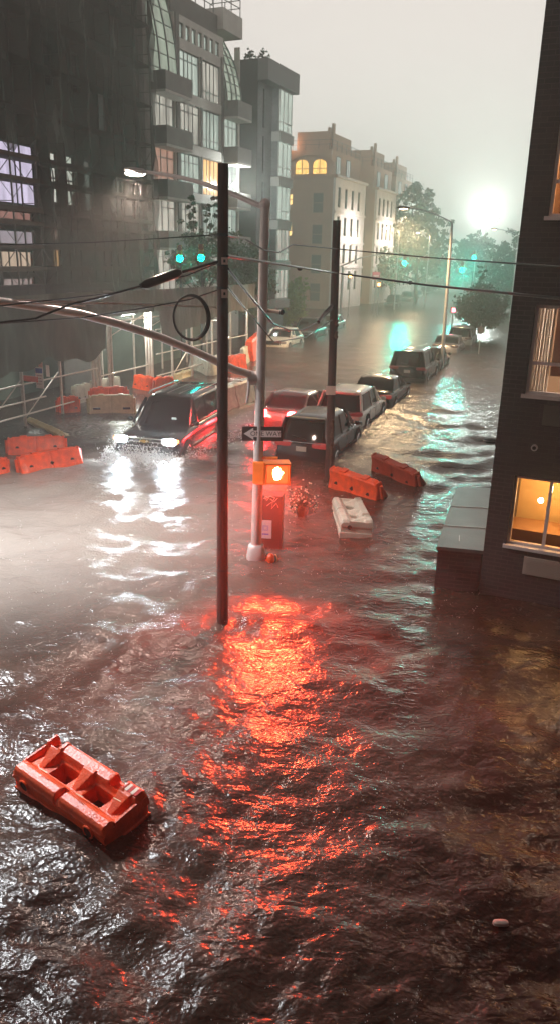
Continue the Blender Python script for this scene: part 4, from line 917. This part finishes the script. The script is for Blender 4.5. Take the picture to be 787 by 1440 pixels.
    m = MB(); m.box(xf_-.03, xf_+.012, -W*.27, W*.27, zh-.14, zh+.08); m.build('grille', mat('grille_black', (.012, .012, .012), .5), t, bevel=.01)
    m = MB(); m.box(xf_-.02, xf_+.035, -W*.285, W*.285, zh+.07, zh+.105); m.box(xf_-.02, xf_+.035, -W*.285, W*.285, zh-.03, zh+.0); m.box(xf_-.02, xf_+.035, -W*.285, W*.285, zh-.165, zh-.14); m.build('grille_bar', chrome, t, bevel=.006)
    bm_ = MB(); bm_.loft([sell(0, 0, .13, W/2-.05, 6, 24, z) for z in (.3, .5)]); bm_.v = [(xf_-.07+v[0], v[1], v[2]) for v in bm_.v]; bm_.build('front_bumper', paint, t, smooth=True)
    if rails:
        for s in (-1, 1):
            MB().tube([(xr1+.1, s*W*.36, Hc-.02), (xr1+.2, s*W*.36, Hc+.07), (xf1-.25, s*W*.36, Hc+.07), (xf1-.1, s*W*.36, Hc)], .022, 8).build('roof_rail', chrome, t, smooth=True)
        for y in (-.3, -.1, .1, .3): MB().bar((xr1+.25, y*W, Hc+.012), (xf1-.4, y*W, Hc+.012), .03, .02).build('roof_strip', mat('strip_grey', (.3, .28, .27), .3, .5), t)
    return t
p_blk = mat('paint_black', (.008, .008, .01), .22, .0, coat=.3, spec=.3); p_grey = mat('paint_dark_grey', (.028, .028, .032), .25, .3, coat=.4, spec=.4)
p_white = mat('paint_white', (.85, .8, .7), .22, coat=.7); p_silver = mat('paint_silver', (.42, .4, .39), .25, .7, coat=.7); p_navy = mat('paint_deep_blue', (.02, .025, .035), .2, .3, coat=.8)
C_ = lambda x, y: P(x, y)
car('suv', p_grey, 'dark grey SUV beside the second wooden pole, nearest of the right row of cars', 'car', C_(460, 652), R(19), tail_glow=1.0, L=4.6, W=1.70, Hc=1.70)
car('suv', p_white, 'cream white SUV with dark rear window, parked second in the right row', 'car', C_(508, 602), R(19), tail_glow=.3, L=4.5, W=1.84, Hc=1.66)
car('sedan', p_blk, 'black sedan with a red tail lamp between the white SUV and the boxy black SUV', 'car', C_(549, 572), R(19), tail_glow=.8, L=4.8, W=1.86, Hc=1.45, tilt=0)
car('van', p_blk, 'tall boxy black SUV with spare plate on its tailgate, fourth in the right row', 'car', C_(597, 537), R(19), tail_glow=.2, L=4.8, W=1.95, Hc=1.95)
car('sedan', p_blk, 'dark sedan mostly hidden between the boxy black SUV and the street lamp', 'car', C_(617, 521), R(19), L=4.6, W=1.84, Hc=1.55)
car('sedan', p_silver, 'silver sedan parked right behind the street lamp shaft', 'car', C_(643, 496), R(19), L=4.6, W=1.84, Hc=1.46, tail_glow=.1)
car('suv', mat('paint_pewter', (.2, .21, .2), .3, .5, coat=.5), 'greyish SUV last in the right row under the small street tree', 'car', C_(662, 486), R(19), L=4.6, W=1.88, Hc=1.72)
brk = car('sedan', p_silver, 'silver sedan braking with bright red lamps behind the pale signal pole', 'car', C_(421, 602), R(22), brake=True, L=4.7, W=1.8, Hc=1.47)
hm_ = MB().box(-1.35, -1.3, -.22, .22, 1.16, 1.21); hm_.build('high_brake_light', lit('brake_on', (), 0), brk)
p_ = point((-2.8, .62, .95), 28, (1, .04, .03), .08); p_.parent = brk
p_ = point((-2.8, -.62, .95), 28, (1, .04, .03), .08); p_.parent = brk
# moving SUV
bk = suv_c
mv = car('van', mat('paint_black_wet', (.010, .007, .009), .2, .0, coat=.35, spec=.4), 'black SUV with headlights on ploughing through the flood towards the camera', 'car', Vector((0, 0, 0)), SUVAZ, near_side='front', L=5.2, W=2.05, Hc=1.95, head=True, rails=True, group='cars stranded along the flooded street')
del mv['group']; mv.location = (suv_c.x, suv_c.y, -DEPTH+.02)
em = MB(); bow = [(-.17, -.025), (-.05, -.025), (-.05, -.045), (.05, -.045), (.05, -.025), (.17, -.025), (.15, .03), (.05, .03), (.05, .045), (-.05, .045), (-.05, .03), (-.15, .03)]
n = len(bow); em.add([(2.64, x, .9+z) for x, z in bow]+[(2.62, x, .9+z) for x, z in bow], [tuple(range(n)), tuple(range(n, 2*n))[::-1]]+[(i, (i+1) % n, n+(i+1) % n, n+i) for i in range(n)])
em.build('emblem', mat('emblem_gold', (.8, .5, .12), .25, .8), mv)
MB().box(1.45, 1.47, .45, .6, 1.38, 1.44).build('windscreen_sticker', mat('sticker_pale', (.6, .7, .65), .5), mv)
for s in (-1, 1):
    st_ = MB().box(-1.3, 1.3, s*1.04-.07, s*1.04+.07, .4, .46).build('running_board', chrome, mv)
    p_ = point((2.75, s*.78, .92), 150, (.82, .93, 1), .09, spot=110, aim=(9, s*.9, -.3)); p_.data.shadow_soft_size = .16; p_.data.energy = 80; p_.data.color = (.7, .87, 1); 
    wv = mv.matrix_basis @ Vector((2.8, s*.78, .92)); wa = mv.matrix_basis @ Vector((9, s*1.0, -.6)); p_.location = wv; p_.rotation_euler = (wa-wv).to_track_quat('-Z', 'Y').to_euler()
# left side parked cars
car('sedan', p_white, 'white sedan parked at the left by the red barriers, nearest of the left row', 'car', C_(402, 489), R(17), L=4.6, W=1.9, Hc=1.6, near_side='front')
car('suv', p_grey, 'dark grey SUV parked behind the white sedan beside the yellow-green bush', 'car', C_(440, 476), R(17), L=4.7, W=1.9, Hc=1.85, near_side='front')
car('sedan', mat('paint_fog', (.3, .3, .29), .3, .3), 'pale grey sedan partly behind the second wooden pole', 'car', C_(470, 464), R(17), L=4.5, W=1.85, Hc=1.6, near_side='front', coarse=True)
fars = [(558, 431, 'van', p_blk, 'black SUV leading the distant parked row beyond the far crossing'), (577, 424, 'suv', p_grey, 'dark SUV second in the distant parked row, green light on its side'), (590, 419, 'sedan', p_silver, 'silver sedan third in the distant parked row'), (602, 414.5, 'suv', p_blk, 'small dark SUV fourth in the distant parked row'), (612, 411, 'sedan', p_silver, 'pale car at the far end of the distant parked row')]
for x, y, k, pt, lb in fars: car(k, pt, lb, 'car', C_(x, y), R(16), near_side='front', L=4.6, W=1.9, Hc=1.85 if k != 'sedan' else 1.6, coarse=True, group='cars parked beyond the far crossing', head=False)

# ================================================================== WATER-FILLED BARRIERS
def grid_barrier(L=1.75, Wd=1.0, nx=120, ny=90):
    """plastic barrier lying on its side: rounded rail, sunken panel with gussets and two fork pockets, ridge with lugs"""
    xs = np.linspace(-L/2, L/2, nx); ys = np.linspace(0, Wd, ny); Xg, Yg = np.meshgrid(xs, ys)
    prof_y = [0, .03, .07, .2, .27, .34, .62, .70, .76, .93, .98, 1.0]; prof_z = [.15, .23, .26, .265, .24, .19, .17, .20, .285, .30, .28, .21]
    Z = np.interp(Yg/Wd, prof_y, prof_z)
    def ss(a, b, v): t = np.clip((v-a)/(b-a), 0, 1); return t*t*(3-2*t)
    for cx in (-L*.17, L*.19):                                     # fork pockets
        pass
    for cx in (-L*.36, L*.01, L*.38):                               # gussets
        gz = .36-.0*Xg; r_ = np.clip(1-np.abs(Xg-cx)/(.04+.09*np.clip((Yg/Wd-.34)/.4, 0, 1)), 0, 1)
        tri = (Yg/Wd > .30)*(Yg/Wd < .8)*np.clip((Yg/Wd-.3)/.42, 0, 1); Z = np.maximum(Z, .17+.13*tri*ss(0, .35, r_))
    k = ss(.02, .05, np.abs(Xg-0.0)); Z = np.where(Yg/Wd < .27, Z-.06*(1-k), Z)   # notch in the lower rail
    for cx in (-L*.40, L*.27):                                      # lug notches on the ridge
        k = (1-ss(.07, .085, np.abs(Xg-cx)))*ss(.74, .78, Yg/Wd); Z = Z-k*.10
        k = (1-ss(.02, .03, np.abs(np.abs(Xg-cx)-.11)))*ss(.72, .76, Yg/Wd); Z = Z+k*.015
    e = ss(0, .04, L/2-np.abs(Xg)); Z = Z-.06*(1-e)
    endc = 1-ss(.03, .06, L/2-np.abs(Xg)); Z = np.maximum(Z, .14+.10*endc*(Yg/Wd > .25)*(Yg/Wd < .75))
    for cx in (-L*.17, L*.19):
        k = (1-ss(.13, .145, np.abs(Xg-cx)))*(1-ss(.085, .1, np.abs(Yg-.52*Wd))); Z = Z-k*.30
    Yo = Yg.copy()
    vs = np.stack([Xg, Yo, Z], -1).reshape(-1, 3).tolist(); fs = [(j*nx+i, j*nx+i+1, (j+1)*nx+i+1, (j+1)*nx+i) for j in range(ny-1) for i in range(nx-1)]
    rim = [j*nx for j in range(ny)][::-1]+list(range(nx))+[j*nx+nx-1 for j in range(1, ny)]+[(ny-1)*nx+i for i in range(nx-2, -1, -1)]
    rim = list(range(nx))+[j*nx+nx-1 for j in range(1, ny)]+[(ny-1)*nx+i for i in range(nx-2, -1, -1)]+[j*nx for j in range(ny-2, 0, -1)]
    mb = MB(); mb.add(vs, fs); n = len(rim); base = len(mb.v)
    for zz, ins in ((.11, .0), (.10, .02), (-.02, .02), (-.03, 0), (-.16, .0)):
        for i in rim:
            x, y, _ = vs[i]; mb.v.append((x*(1-ins/L*2), y+(ins if y < .01 else (-ins if y > Wd-.01 else 0)), zz))
    prev = rim
    for k in range(5):
        cur = [base+k*n+i for i in range(n)]
        for i in range(n): mb.f.append((prev[i], cur[i], cur[(i+1) % n], prev[(i+1) % n])); mb.mi.append(0)
        prev = cur
    mb.f.append(tuple(prev)); mb.mi.append(0)
    return mb
pa, pb_, pc = P(20, 1098, .1), P(148, 1183, .1), P(203, 1142, .1)
xa = (pb_-pa); LB = xa.length
bt = thing('barrier', 'large orange plastic barrier lying on its side in the foreground flood', 'barrier', (pa+pb_)/2, rot=(R(7), R(2.5), math.atan2(xa.y, xa.x)))
bt.location.z = .02
grid_barrier(LB, .64).build('body', orange_pl, bt, smooth=True, ang=35)
for cx in (-LB*.36, LB*.34):
    m = MB(); m.tube([(cx, -.012, .10), (cx, .03, .10)], .062, 20); m.build('drain_hole_shade', hole_m, bt)
    m = MB(); m.tube([(cx+.07*math.cos(a), -.008, .10+.07*math.sin(a)) for a in np.linspace(0, 2*math.pi, 24)], .012, 8); m.build('hole_rim', orange_pl, bt, smooth=True)
for k in range(5): MB().box(LB*.33+k*.045, LB*.33+k*.045+.04, .50, .60, .301, .306).build('reflector_stripe', mat('reflect_white' if k % 2 else 'reflect_red', (.8, .7, .6) if k % 2 else (.5, .02, .02), .3), bt)
scf = mat('scuff_pale', (.75, .5, .3), .5)
for cx, cy, w_ in ((-.42, .14, .12), (.2, .14, .1), (.62, .3, .1)):
    m = MB(); m.bar((cx, cy, .325 if cy < .2 else .385), (cx+w_, cy+.01, .325 if cy < .2 else .385), .012, .004); m.build('scuff', scf, bt)
def barrier(p0, p1, label, m_, h=.75, wb=.5, wt=.24, z=-.15, roll=0., holes=3, group=None, hole_r=.055, slot=False, nose=0.):
    d = p1-p0; L = max(.4, math.hypot(d.x, d.y)); az = math.atan2(d.y, d.x)
    t = thing('barrier', label, 'barrier', ((p0.x+p1.x)/2, (p0.y+p1.y)/2, z), group=group, rot=(roll, nose, az))
    def prof(s, g=1.):
        wb_, wt_ = wb*s, wt*s
        return [(-wb_/2, 0), (-wb_/2, .2*h), (-wb_/2*.92, .27*h), (-wt_/2*1.15, .62*h), (-wt_/2, .93*h), (-wt_/2*.7, h), (wt_/2*.7, h), (wt_/2, .93*h), (wt_/2*1.15, .62*h), (wb_/2*.92, .27*h), (wb_/2, .2*h), (wb_/2, 0)]
    rings = []
    for f in (0, .015, .05, .09, .1, .3, .48, .49, .51, .52, .7, .9, .91, .95, .985, 1):
        s = .8 if f in (0, 1) else (.93 if f in (.015, .985) else 1.); s *= .9 if f in (.05, .95, .49, .51) else 1
        hh = .94 if f in (0, .05, .95, 1) else 1
        rings.append([(-L/2+L*f, y, zz*hh) for y, zz in prof(s)])
    MB().loft(rings).build('body', m_, t, smooth=True, ang=30)
    for k in range(holes):
        cx = -L/2+L*(k+.5)/holes if holes > 2 else (-L*.33, L*.33)[k]
        for s in (-1, 1):
            yo = wb/2*.72
            m = MB()
            if slot: m.box(cx-.14, cx+.14, s*yo-.06, s*yo+.045, .38*h, .46*h)
            else: m.tube([(cx, s*(yo-.08), .45*h), (cx, s*(yo+.012), .42*h)], hole_r, 16)
            m.build('drain_hole_shade', hole_m, t)
    for s in (-1, 1): MB().tube([(s*(L/2+.03), 0, .1*h), (s*(L/2+.03), 0, .85*h)], .05, 10).build('connector', m_, t, smooth=True)
    for s in (-1, 1):
        MB().box(s*L*.22-.1, s*L*.22+.1, -wt/2*.8, wt/2*.8, h-.01, h+.035).build('top_lug', m_, t, bevel=.01)
    return t
barrier(P(12, 637), P(92, 634), 'orange barrier floating at the left, upper of the two with round holes', orange_pl, h=.6, z=-.12, roll=R(-12), holes=2)
barrier(P(28, 663), P(114, 650), 'orange barrier floating at the left, lower of the two with round holes', orange_pl, h=.6, z=-.14, roll=R(-8), holes=3, nose=R(-2))
barrier(P(-40, 668), P(11, 660), 'orange barrier cut off by the left edge of the photo', orange_pl, h=.5, z=-.14)
barrier(P(52, 592), P(98, 612), 'buff barrier nearly sunk, tilted, left of the moving car', tan_pl, h=.6, wb=.7, z=-.35, roll=R(35), holes=0)
barrier(P(82, 579), P(111, 577), 'short orange barrier beside the shed posts, left of the long buff one', orange_pl, h=.75, z=-.2, holes=2)
barrier(P(126, 581), P(189, 580), 'long buff barrier with two dark slots standing by the triple shed posts', tan_pl, h=.85, wb=.5, z=-.15, holes=2, slot=True)
barrier(P(128, 571), P(180, 569), 'red barrier showing just above the long buff one', orange_pl, h=.95, z=-.2)
barrier(P(104, 567), P(128, 562), 'white barrier end left of the triple shed posts', white_pl, h=.9, z=-.2)
barrier(P(130, 560), P(168, 553), 'white barrier behind the triple shed posts', white_pl, h=.95, z=-.2)
barrier(P(191, 545), P(216, 549), 'red barrier under the shed, left of the gate posts', orange_pl, h=.75, z=-.15, holes=2)
barrier(P(218, 550), P(243, 548), 'red barrier under the shed, right of the gate posts', orange_pl, h=.75, z=-.15, holes=2)
barrier(P(236, 538), P(268, 527), 'flat tan barrier lying behind the red ones under the shed', tan_pl, h=.4, z=-.1, holes=0)
barrier(P(271, 516), P(296, 528), 'white barrier with dark holes behind the roof of the moving car', white_pl, h=.9, z=-.1, holes=2)
barrier(P(296, 527), P(312, 522), 'cream barrier just left of the near wooden pole', white_pl, h=1.0, z=-.1, holes=0)
barrier(P(320, 525), P(344, 521), 'orange barrier just right of the near wooden pole', orange_pl, h=1.0, z=-.1, holes=0)
barrier(P(340, 512), P(352, 504), 'white barrier between the two orange ones right of the near wooden pole', white_pl, h=1., z=-.1, holes=0)
barrier(P(350, 508), P(364, 492), 'orange barrier stack touching the left of the pale signal pole', orange_pl, h=1.3, wb=.7, wt=.45, z=-.1, holes=0)
barrier(P(292, 582), P(350, 560), 'large white barrier wrapped in plastic behind the near wooden pole', white_pl, h=1.1, wb=.9, wt=.5, z=-.2, holes=0)
barrier(P(470, 682), P(537, 703), 'long orange barrier floating right of the second wooden pole', orange_pl, h=.62, wb=.55, z=-.06, roll=R(18), holes=3, nose=R(2))
barrier(P(530, 660), P(592, 684), 'dull red-orange barrier floating alone, farthest right of the floating ones', mat('orange_dull', (.5, .07, .035), .35, noise=.3, nscale=3), h=.6, wb=.5, z=-.08, roll=R(22), holes=3, nose=R(3))
# white barrier on its side
pw0, pw1 = P(465, 702, .2), P(478, 744, .2)
xa2 = pw1-pw0
wt_ = thing('barrier', 'white plastic barrier on its side below the two floating orange ones', 'barrier', (pw0+pw1)/2, rot=(R(-4), R(-3), math.atan2(xa2.y, xa2.x)))
wt_.location.z = .08
grid_barrier(xa2.length*.95, .72).build('body', white_pl, wt_, smooth=True, ang=35)
MB().tube([(xa2.length*.475+.012, .2, .1), (xa2.length*.475-.03, .2, .1)], .05, 14).build('drain_hole_shade', hole_m, wt_)

# ================================================================== TREES AND PLANTS
def leaf_mat(name, c1, c2):
    if name in MATS: return MATS[name]
    m = mat(name, c1, .5, noise=.5, nscale=1.2, col2=c2); return m
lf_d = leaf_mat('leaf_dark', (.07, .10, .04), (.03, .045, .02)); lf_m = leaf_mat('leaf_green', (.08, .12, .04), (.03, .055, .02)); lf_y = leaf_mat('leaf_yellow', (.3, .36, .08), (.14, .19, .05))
bark = mat('bark', (.06, .045, .035), .9, noise=.4, nscale=6)
def tree(base, blobs, label, lm, n=6000, size=.16, trunk=.14, cat='tree', name='tree', th=None, seed=1, z0=-.5):
    r = np.random.default_rng(seed); t = thing(name, label, cat, (base[0], base[1], 0))
    top = max(b[2] for b in blobs)
    m = MB(); cx = [b[0] for b in blobs]; lean = sum(cx)/len(cx)
    trunk_top = th or top*.8
    sp_ = [(lean*f*.4+.06*math.sin(f*5+seed), .05*math.sin(f*4), z0+(trunk_top-z0)*f) for f in np.linspace(0, 1, 8)]
    m.tube(sp_, list(np.linspace(trunk, trunk*.3, 8)), 10)
    for b in blobs:
        a = Vector(sp_[max(1, min(6, int((b[2]/trunk_top)*5)))]); e_ = Vector(b[:3]); md = a.lerp(e_, .5)+Vector((0, 0, -.1*(e_-a).length)); m.tube([a, md, e_], [trunk*.45, trunk*.3, trunk*.1], 7)
        for k in range(4):
            dv = Vector(r.normal(size=3)).normalized(); m.tube([md.lerp(e_, .4), e_+Vector((dv.x*b[3]*.7, dv.y*b[3]*.7, dv.z*b[4]*.7))], [trunk*.15, trunk*.04], 5)
    m.build('trunk', bark, t, smooth=True)
    vol = np.array([b[3]**2*b[4] for b in blobs]); pr = vol/vol.sum(); vs = []; fs = []
    # leaf clumps inside each blob, so that gaps stay open between them
    for bi, b in enumerate(blobs):
        k = max(6, int(n*pr[bi]/26)); cd = r.normal(size=(k, 3)); cd /= np.linalg.norm(cd, axis=1)[:, None]; rad = r.uniform(.35, 1.08, k)[:, None]
        cc = cd*rad*np.array([b[3], b[3], b[4]])+np.array(b[:3])
        for c_ in cc:
            s = r.uniform(.18, .42)*min(b[3], 1.8)*.8; q = r.normal(size=(26, 3))*s*.5; q[:, 2] *= .7
            for p_ in q+c_:
                u = r.normal(size=3); u /= np.linalg.norm(u); v = np.cross(u, r.normal(size=3)); v /= np.linalg.norm(v); l = size*r.uniform(.6, 1.4)
                i = len(vs); vs += [p_-u*l*.5, p_+v*l*.3, p_+u*l*.5, p_-v*l*.3]; fs.append((i, i+1, i+2, i+3))
    me = bpy.data.meshes.new('crown'); me.from_pydata([tuple(v) for v in vs], [], fs); me.materials.append(lm)
    o = bpy.data.objects.new('crown', me); sc.collection.objects.link(o); o.parent = t
    return t
def tree_px(base_x, Y, blobs_px, label, lm, **k):
    """blobs as pixel centre, radius in metres"""
    bx_ = D(base_x, 400, Y).x; bl = []
    for (x, y, rr, rz, *dy) in blobs_px:
        q = D(x, y, Y+(dy[0] if dy else 0)); bl.append((q.x-bx_, q.y-Y, q.z, rr, rz))
    return tree((bx_, Y), bl, label, lm, **k)
# dark street tree before the pale modern building
tree_px(285, 47, [(267, 312, .7, 1.2), (300, 300, .6, 1.1), (292, 345, 1.4, 1.0, .5), (262, 372, 1.3, .8), (308, 372, 1.2, 1.0, -.5), (282, 385, 1.5, .8, .8), (243, 368, .8, .6), (322, 345, .8, 1.0)], 'dark street tree with sparse upper branches before the pale modern building', lf_d, n=7000, size=.2, trunk=.12, seed=3)
tree_px(345, 53, [(340, 370, 1.6, 1.4), (360, 395, 1.5, 1.5, .5), (330, 400, 1.4, 1.3), (350, 425, 1.2, 1.0)], 'low green tree between the near wooden pole and the signal pole', lf_m, n=7000, size=.2, trunk=.12, seed=4)
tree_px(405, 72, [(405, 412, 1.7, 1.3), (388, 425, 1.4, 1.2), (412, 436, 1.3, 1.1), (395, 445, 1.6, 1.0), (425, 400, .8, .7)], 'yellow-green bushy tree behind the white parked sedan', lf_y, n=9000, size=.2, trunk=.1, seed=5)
# distant trees in the haze
tree_px(585, 125, [(580, 300, 4.2, 3.4), (562, 335, 4, 3.2), (600, 330, 4, 3.5), (585, 365, 5, 3.2), (548, 370, 4, 3), (610, 370, 3.4, 2.6), (590, 275, 2.4, 2.2), (535, 345, 2.5, 2.5)], 'big hazy tree rising left of the street lamp at the far crossing', lf_m, n=16000, size=.5, trunk=.35, seed=6)
tree_px(520, 118, [(515, 385, 2.6, 2.2), (540, 380, 2.6, 2.4), (500, 395, 2, 1.6), (528, 360, 2, 2.)], 'low hazy tree below the pale stone fronts', lf_m, n=6000, size=.45, trunk=.25, seed=7)
tree_px(664, 135, [(655, 352, 2.6, 2.2), (672, 348, 2.8, 2.2), (662, 372, 3, 2.2), (680, 368, 2.6, 2)], 'rounded hazy tree under the floodlight glow', lf_m, n=7000, size=.45, trunk=.3, seed=8)
tree_px(712, 105, [(708, 365, 2.6, 2.4), (722, 350, 2.4, 2.2), (704, 395, 3.2, 2.6), (724, 385, 3, 2.8), (712, 420, 2.8, 2), (738, 400, 3, 3)], 'tall hazy tree beside the dark brick building edge', lf_m, n=9000, size=.4, trunk=.3, seed=9)
tree_px(675, 66, [(674, 392, .5, .9), (676, 410, 1.1, .8), (664, 425, 1.3, .8), (688, 428, 1.5, .9), (655, 440, 1.2, .7), (676, 445, 1.7, .9), (698, 430, .9, .6), (694, 447, 1., .6)], 'dark layered street tree above the last cars of the right row', lf_d, n=8000, size=.24, trunk=.1, seed=10)
tree_px(628, 175, [(620, 392, 4, 2.4), (640, 388, 4, 2.6), (604, 396, 3, 2), (655, 396, 3, 2.)], 'far tree line patch at the very end of the street', lf_m, n=5000, size=.6, trunk=.3, seed=11)
# round sign on thin post by that tree
q = P(672, 497); t = thing('road_sign', 'round dark sign on a thin post standing in the water under the right street tree', 'sign', q)
MB().tube([(0, 0, -.5), (0, 0, D(676, 455, q.y).z)], .03, 8).build('post', galv, t)
z_ = D(675, 464, q.y).z; MB().tube([(0, -.04, z_), (0, -.065, z_)], .26, 20).build('panel', mat('sign_dull', (.12, .1, .1), .5), t)
# flowering shrub in the flood
q = P(415, 735); t = thing('shrub', 'half-sunken shrub with pale blossoms between the pale signal pole and the second wooden pole', 'shrub', (q.x+.15, q.y+.5, 0))
r = np.random.default_rng(5); m = MB(); lv = MB(); bl = MB()
for k in range(26):
    a = r.uniform(0, 6.28); l = r.uniform(.25, .5); e_ = Vector((math.cos(a)*l*.9, math.sin(a)*l*.6, r.uniform(.25, .75))); m.tube([(0, 0, -.4), e_*.5+Vector((0, 0, .1)), e_], [.012, .008, .004], 5)
    for j in range(16):
        p_ = e_*r.uniform(.5, 1.05)+Vector(r.normal(size=3)*.07); u = Vector(r.normal(size=3)).normalized(); v = u.cross(Vector(r.normal(size=3))).normalized(); lv.add([p_-u*.035, p_+v*.018, p_+u*.035, p_-v*.018], [(0, 1, 2, 3)])
    for j in range(3):
        p_ = e_*r.uniform(.75, 1.1)+Vector(r.normal(size=3)*.05)
        bl.ell(p_, (.022, .022, .018), 6, 4)
m.build('stems', bark, t); lv.build('leaves', lf_d, t); bl.build('blossoms', mat('blossom_pale', (.7, .6, .5), .6), t, smooth=True)
# roof shrubs
for i, (px, py) in enumerate(((351, 84), (370, 86))):
    q = D(px, py, 66.5); q0 = Vector((q.x, q.y, 20.0))
    tree((q0.x, q0.y), [(0, 0, 20.5, .35, .4), (.05, 0, 20.95, .25, .35), (-.15, .1, 20.4, .35, .3), (.25, 0, 20.4, .3, .3)], ('left' if i == 0 else 'right')+' one of two small shrubs on the grey brick building roof', lf_d, n=900, size=.12, trunk=.04, cat='shrub', name='shrub', th=20.9, seed=20+i, z0=19.9)
# floating litter
q = P(703, 1299); t = thing('litter', 'small pale scrap of litter floating in the dark water at the lower right', 'litter', q)
m = MB(); m.loft([sell(0, 0, rx, ry, 3, 14, z) for rx, ry, z in ((.03, .02, -.01), (.075, .035, .0), (.07, .03, .025), (.04, .015, .035))]); m.build('scrap', mat('litter_white', (.65, .55, .5), .6), t, smooth=True)
q = P(82, 1170); m = MB(); m.loft([sell(0, 0, rx, ry, 4, 12, z) for rx, ry, z in ((.05, .03, -.01), (.055, .035, .015), (.04, .02, .02))]); o = m.build('bottle_cap', mat('litter_teal', (.15, .4, .36), .4), None, smooth=True); o.location = q; tag(o, 'tiny teal scrap floating beside the big orange barrier', 'litter')
# splashes thrown up by the moving car: countless droplets
def splash():
    r = np.random.default_rng(11); vs = []; fs = []
    ca, sa = math.cos(SUVAZ), math.sin(SUVAZ)
    oct_v = np.array([(1, 0, 0), (-1, 0, 0), (0, 1, 0), (0, -1, 0), (0, 0, 1), (0, 0, -1)]); oct_f = [(0, 2, 4), (2, 1, 4), (1, 3, 4), (3, 0, 4), (2, 0, 5), (1, 2, 5), (3, 1, 5), (0, 3, 5)]
    def drop(x, y, z, s):
        n = len(vs); vs.extend((oct_v*s*np.array([1, 1, 1.5])+[x, y, z]).tolist()); fs.extend([tuple(i+n for i in f) for f in oct_f])
    for k in range(3000):
        f = 2.75+abs(r.normal())*.35; s = r.uniform(-1.15, 1.15); z = abs(r.normal())*.14
        if r.random() < .4: f = r.uniform(-2.5, 2.6); s = math.copysign(1.1+.4*(2.6-f)*.4+abs(r.normal())*.25, r.normal()); z = abs(r.normal())*.09
        x = suv_c.x-f*sa+s*ca; y = suv_c.y-f*ca-s*sa
        drop(x, y, z, r.uniform(.006, .02))
    for k in range(900):
        a = r.uniform(0, 1); c = P(212, 655); x = c.x+r.normal()*.3-(a*.3); y = c.y+r.normal()*.25; drop(x, y, .1+abs(r.normal())*.25, r.uniform(.006, .016))
    me = bpy.data.meshes.new('splash'); me.from_pydata(vs, [], fs); me.materials.append(mat('spray', (.8, .8, .78), .2)); o = bpy.data.objects.new('splash', me); sc.collection.objects.link(o)
    tag(o, 'spray thrown up around the front of the moving black car', kind='stuff')
splash()
def rain_splash():
    r = np.random.default_rng(13); vs = []; fs = []
    o = np.array([(1, 0, 0), (-1, 0, 0), (0, 1, 0), (0, -1, 0), (0, 0, 1), (0, 0, -1)]); of = [(0, 2, 4), (2, 1, 4), (1, 3, 4), (3, 0, 4), (2, 0, 5), (1, 2, 5), (3, 1, 5), (0, 3, 5)]
    for k in range(2600):
        d = 4+34*r.random()**1.1; a = r.uniform(R(-24), R(16)); x, y = d*math.sin(a), d*math.cos(a)
        for j in range(r.integers(1, 4)):
            n = len(vs); vs.extend((o*r.uniform(.003, .007)*np.array([1, 1, 1.3])+[x+r.normal()*.02, y+r.normal()*.02, .02+abs(r.normal())*.03]).tolist()); fs.extend([tuple(i+n for i in f) for f in of])
    me = bpy.data.meshes.new('rain_splash'); me.from_pydata(vs, [], fs); me.materials.append(MATS['spray']); q = bpy.data.objects.new('rain_splash', me); sc.collection.objects.link(q)
    tag(q, 'tiny droplets jumping where rain hits the flood water', kind='stuff')
rain_splash()
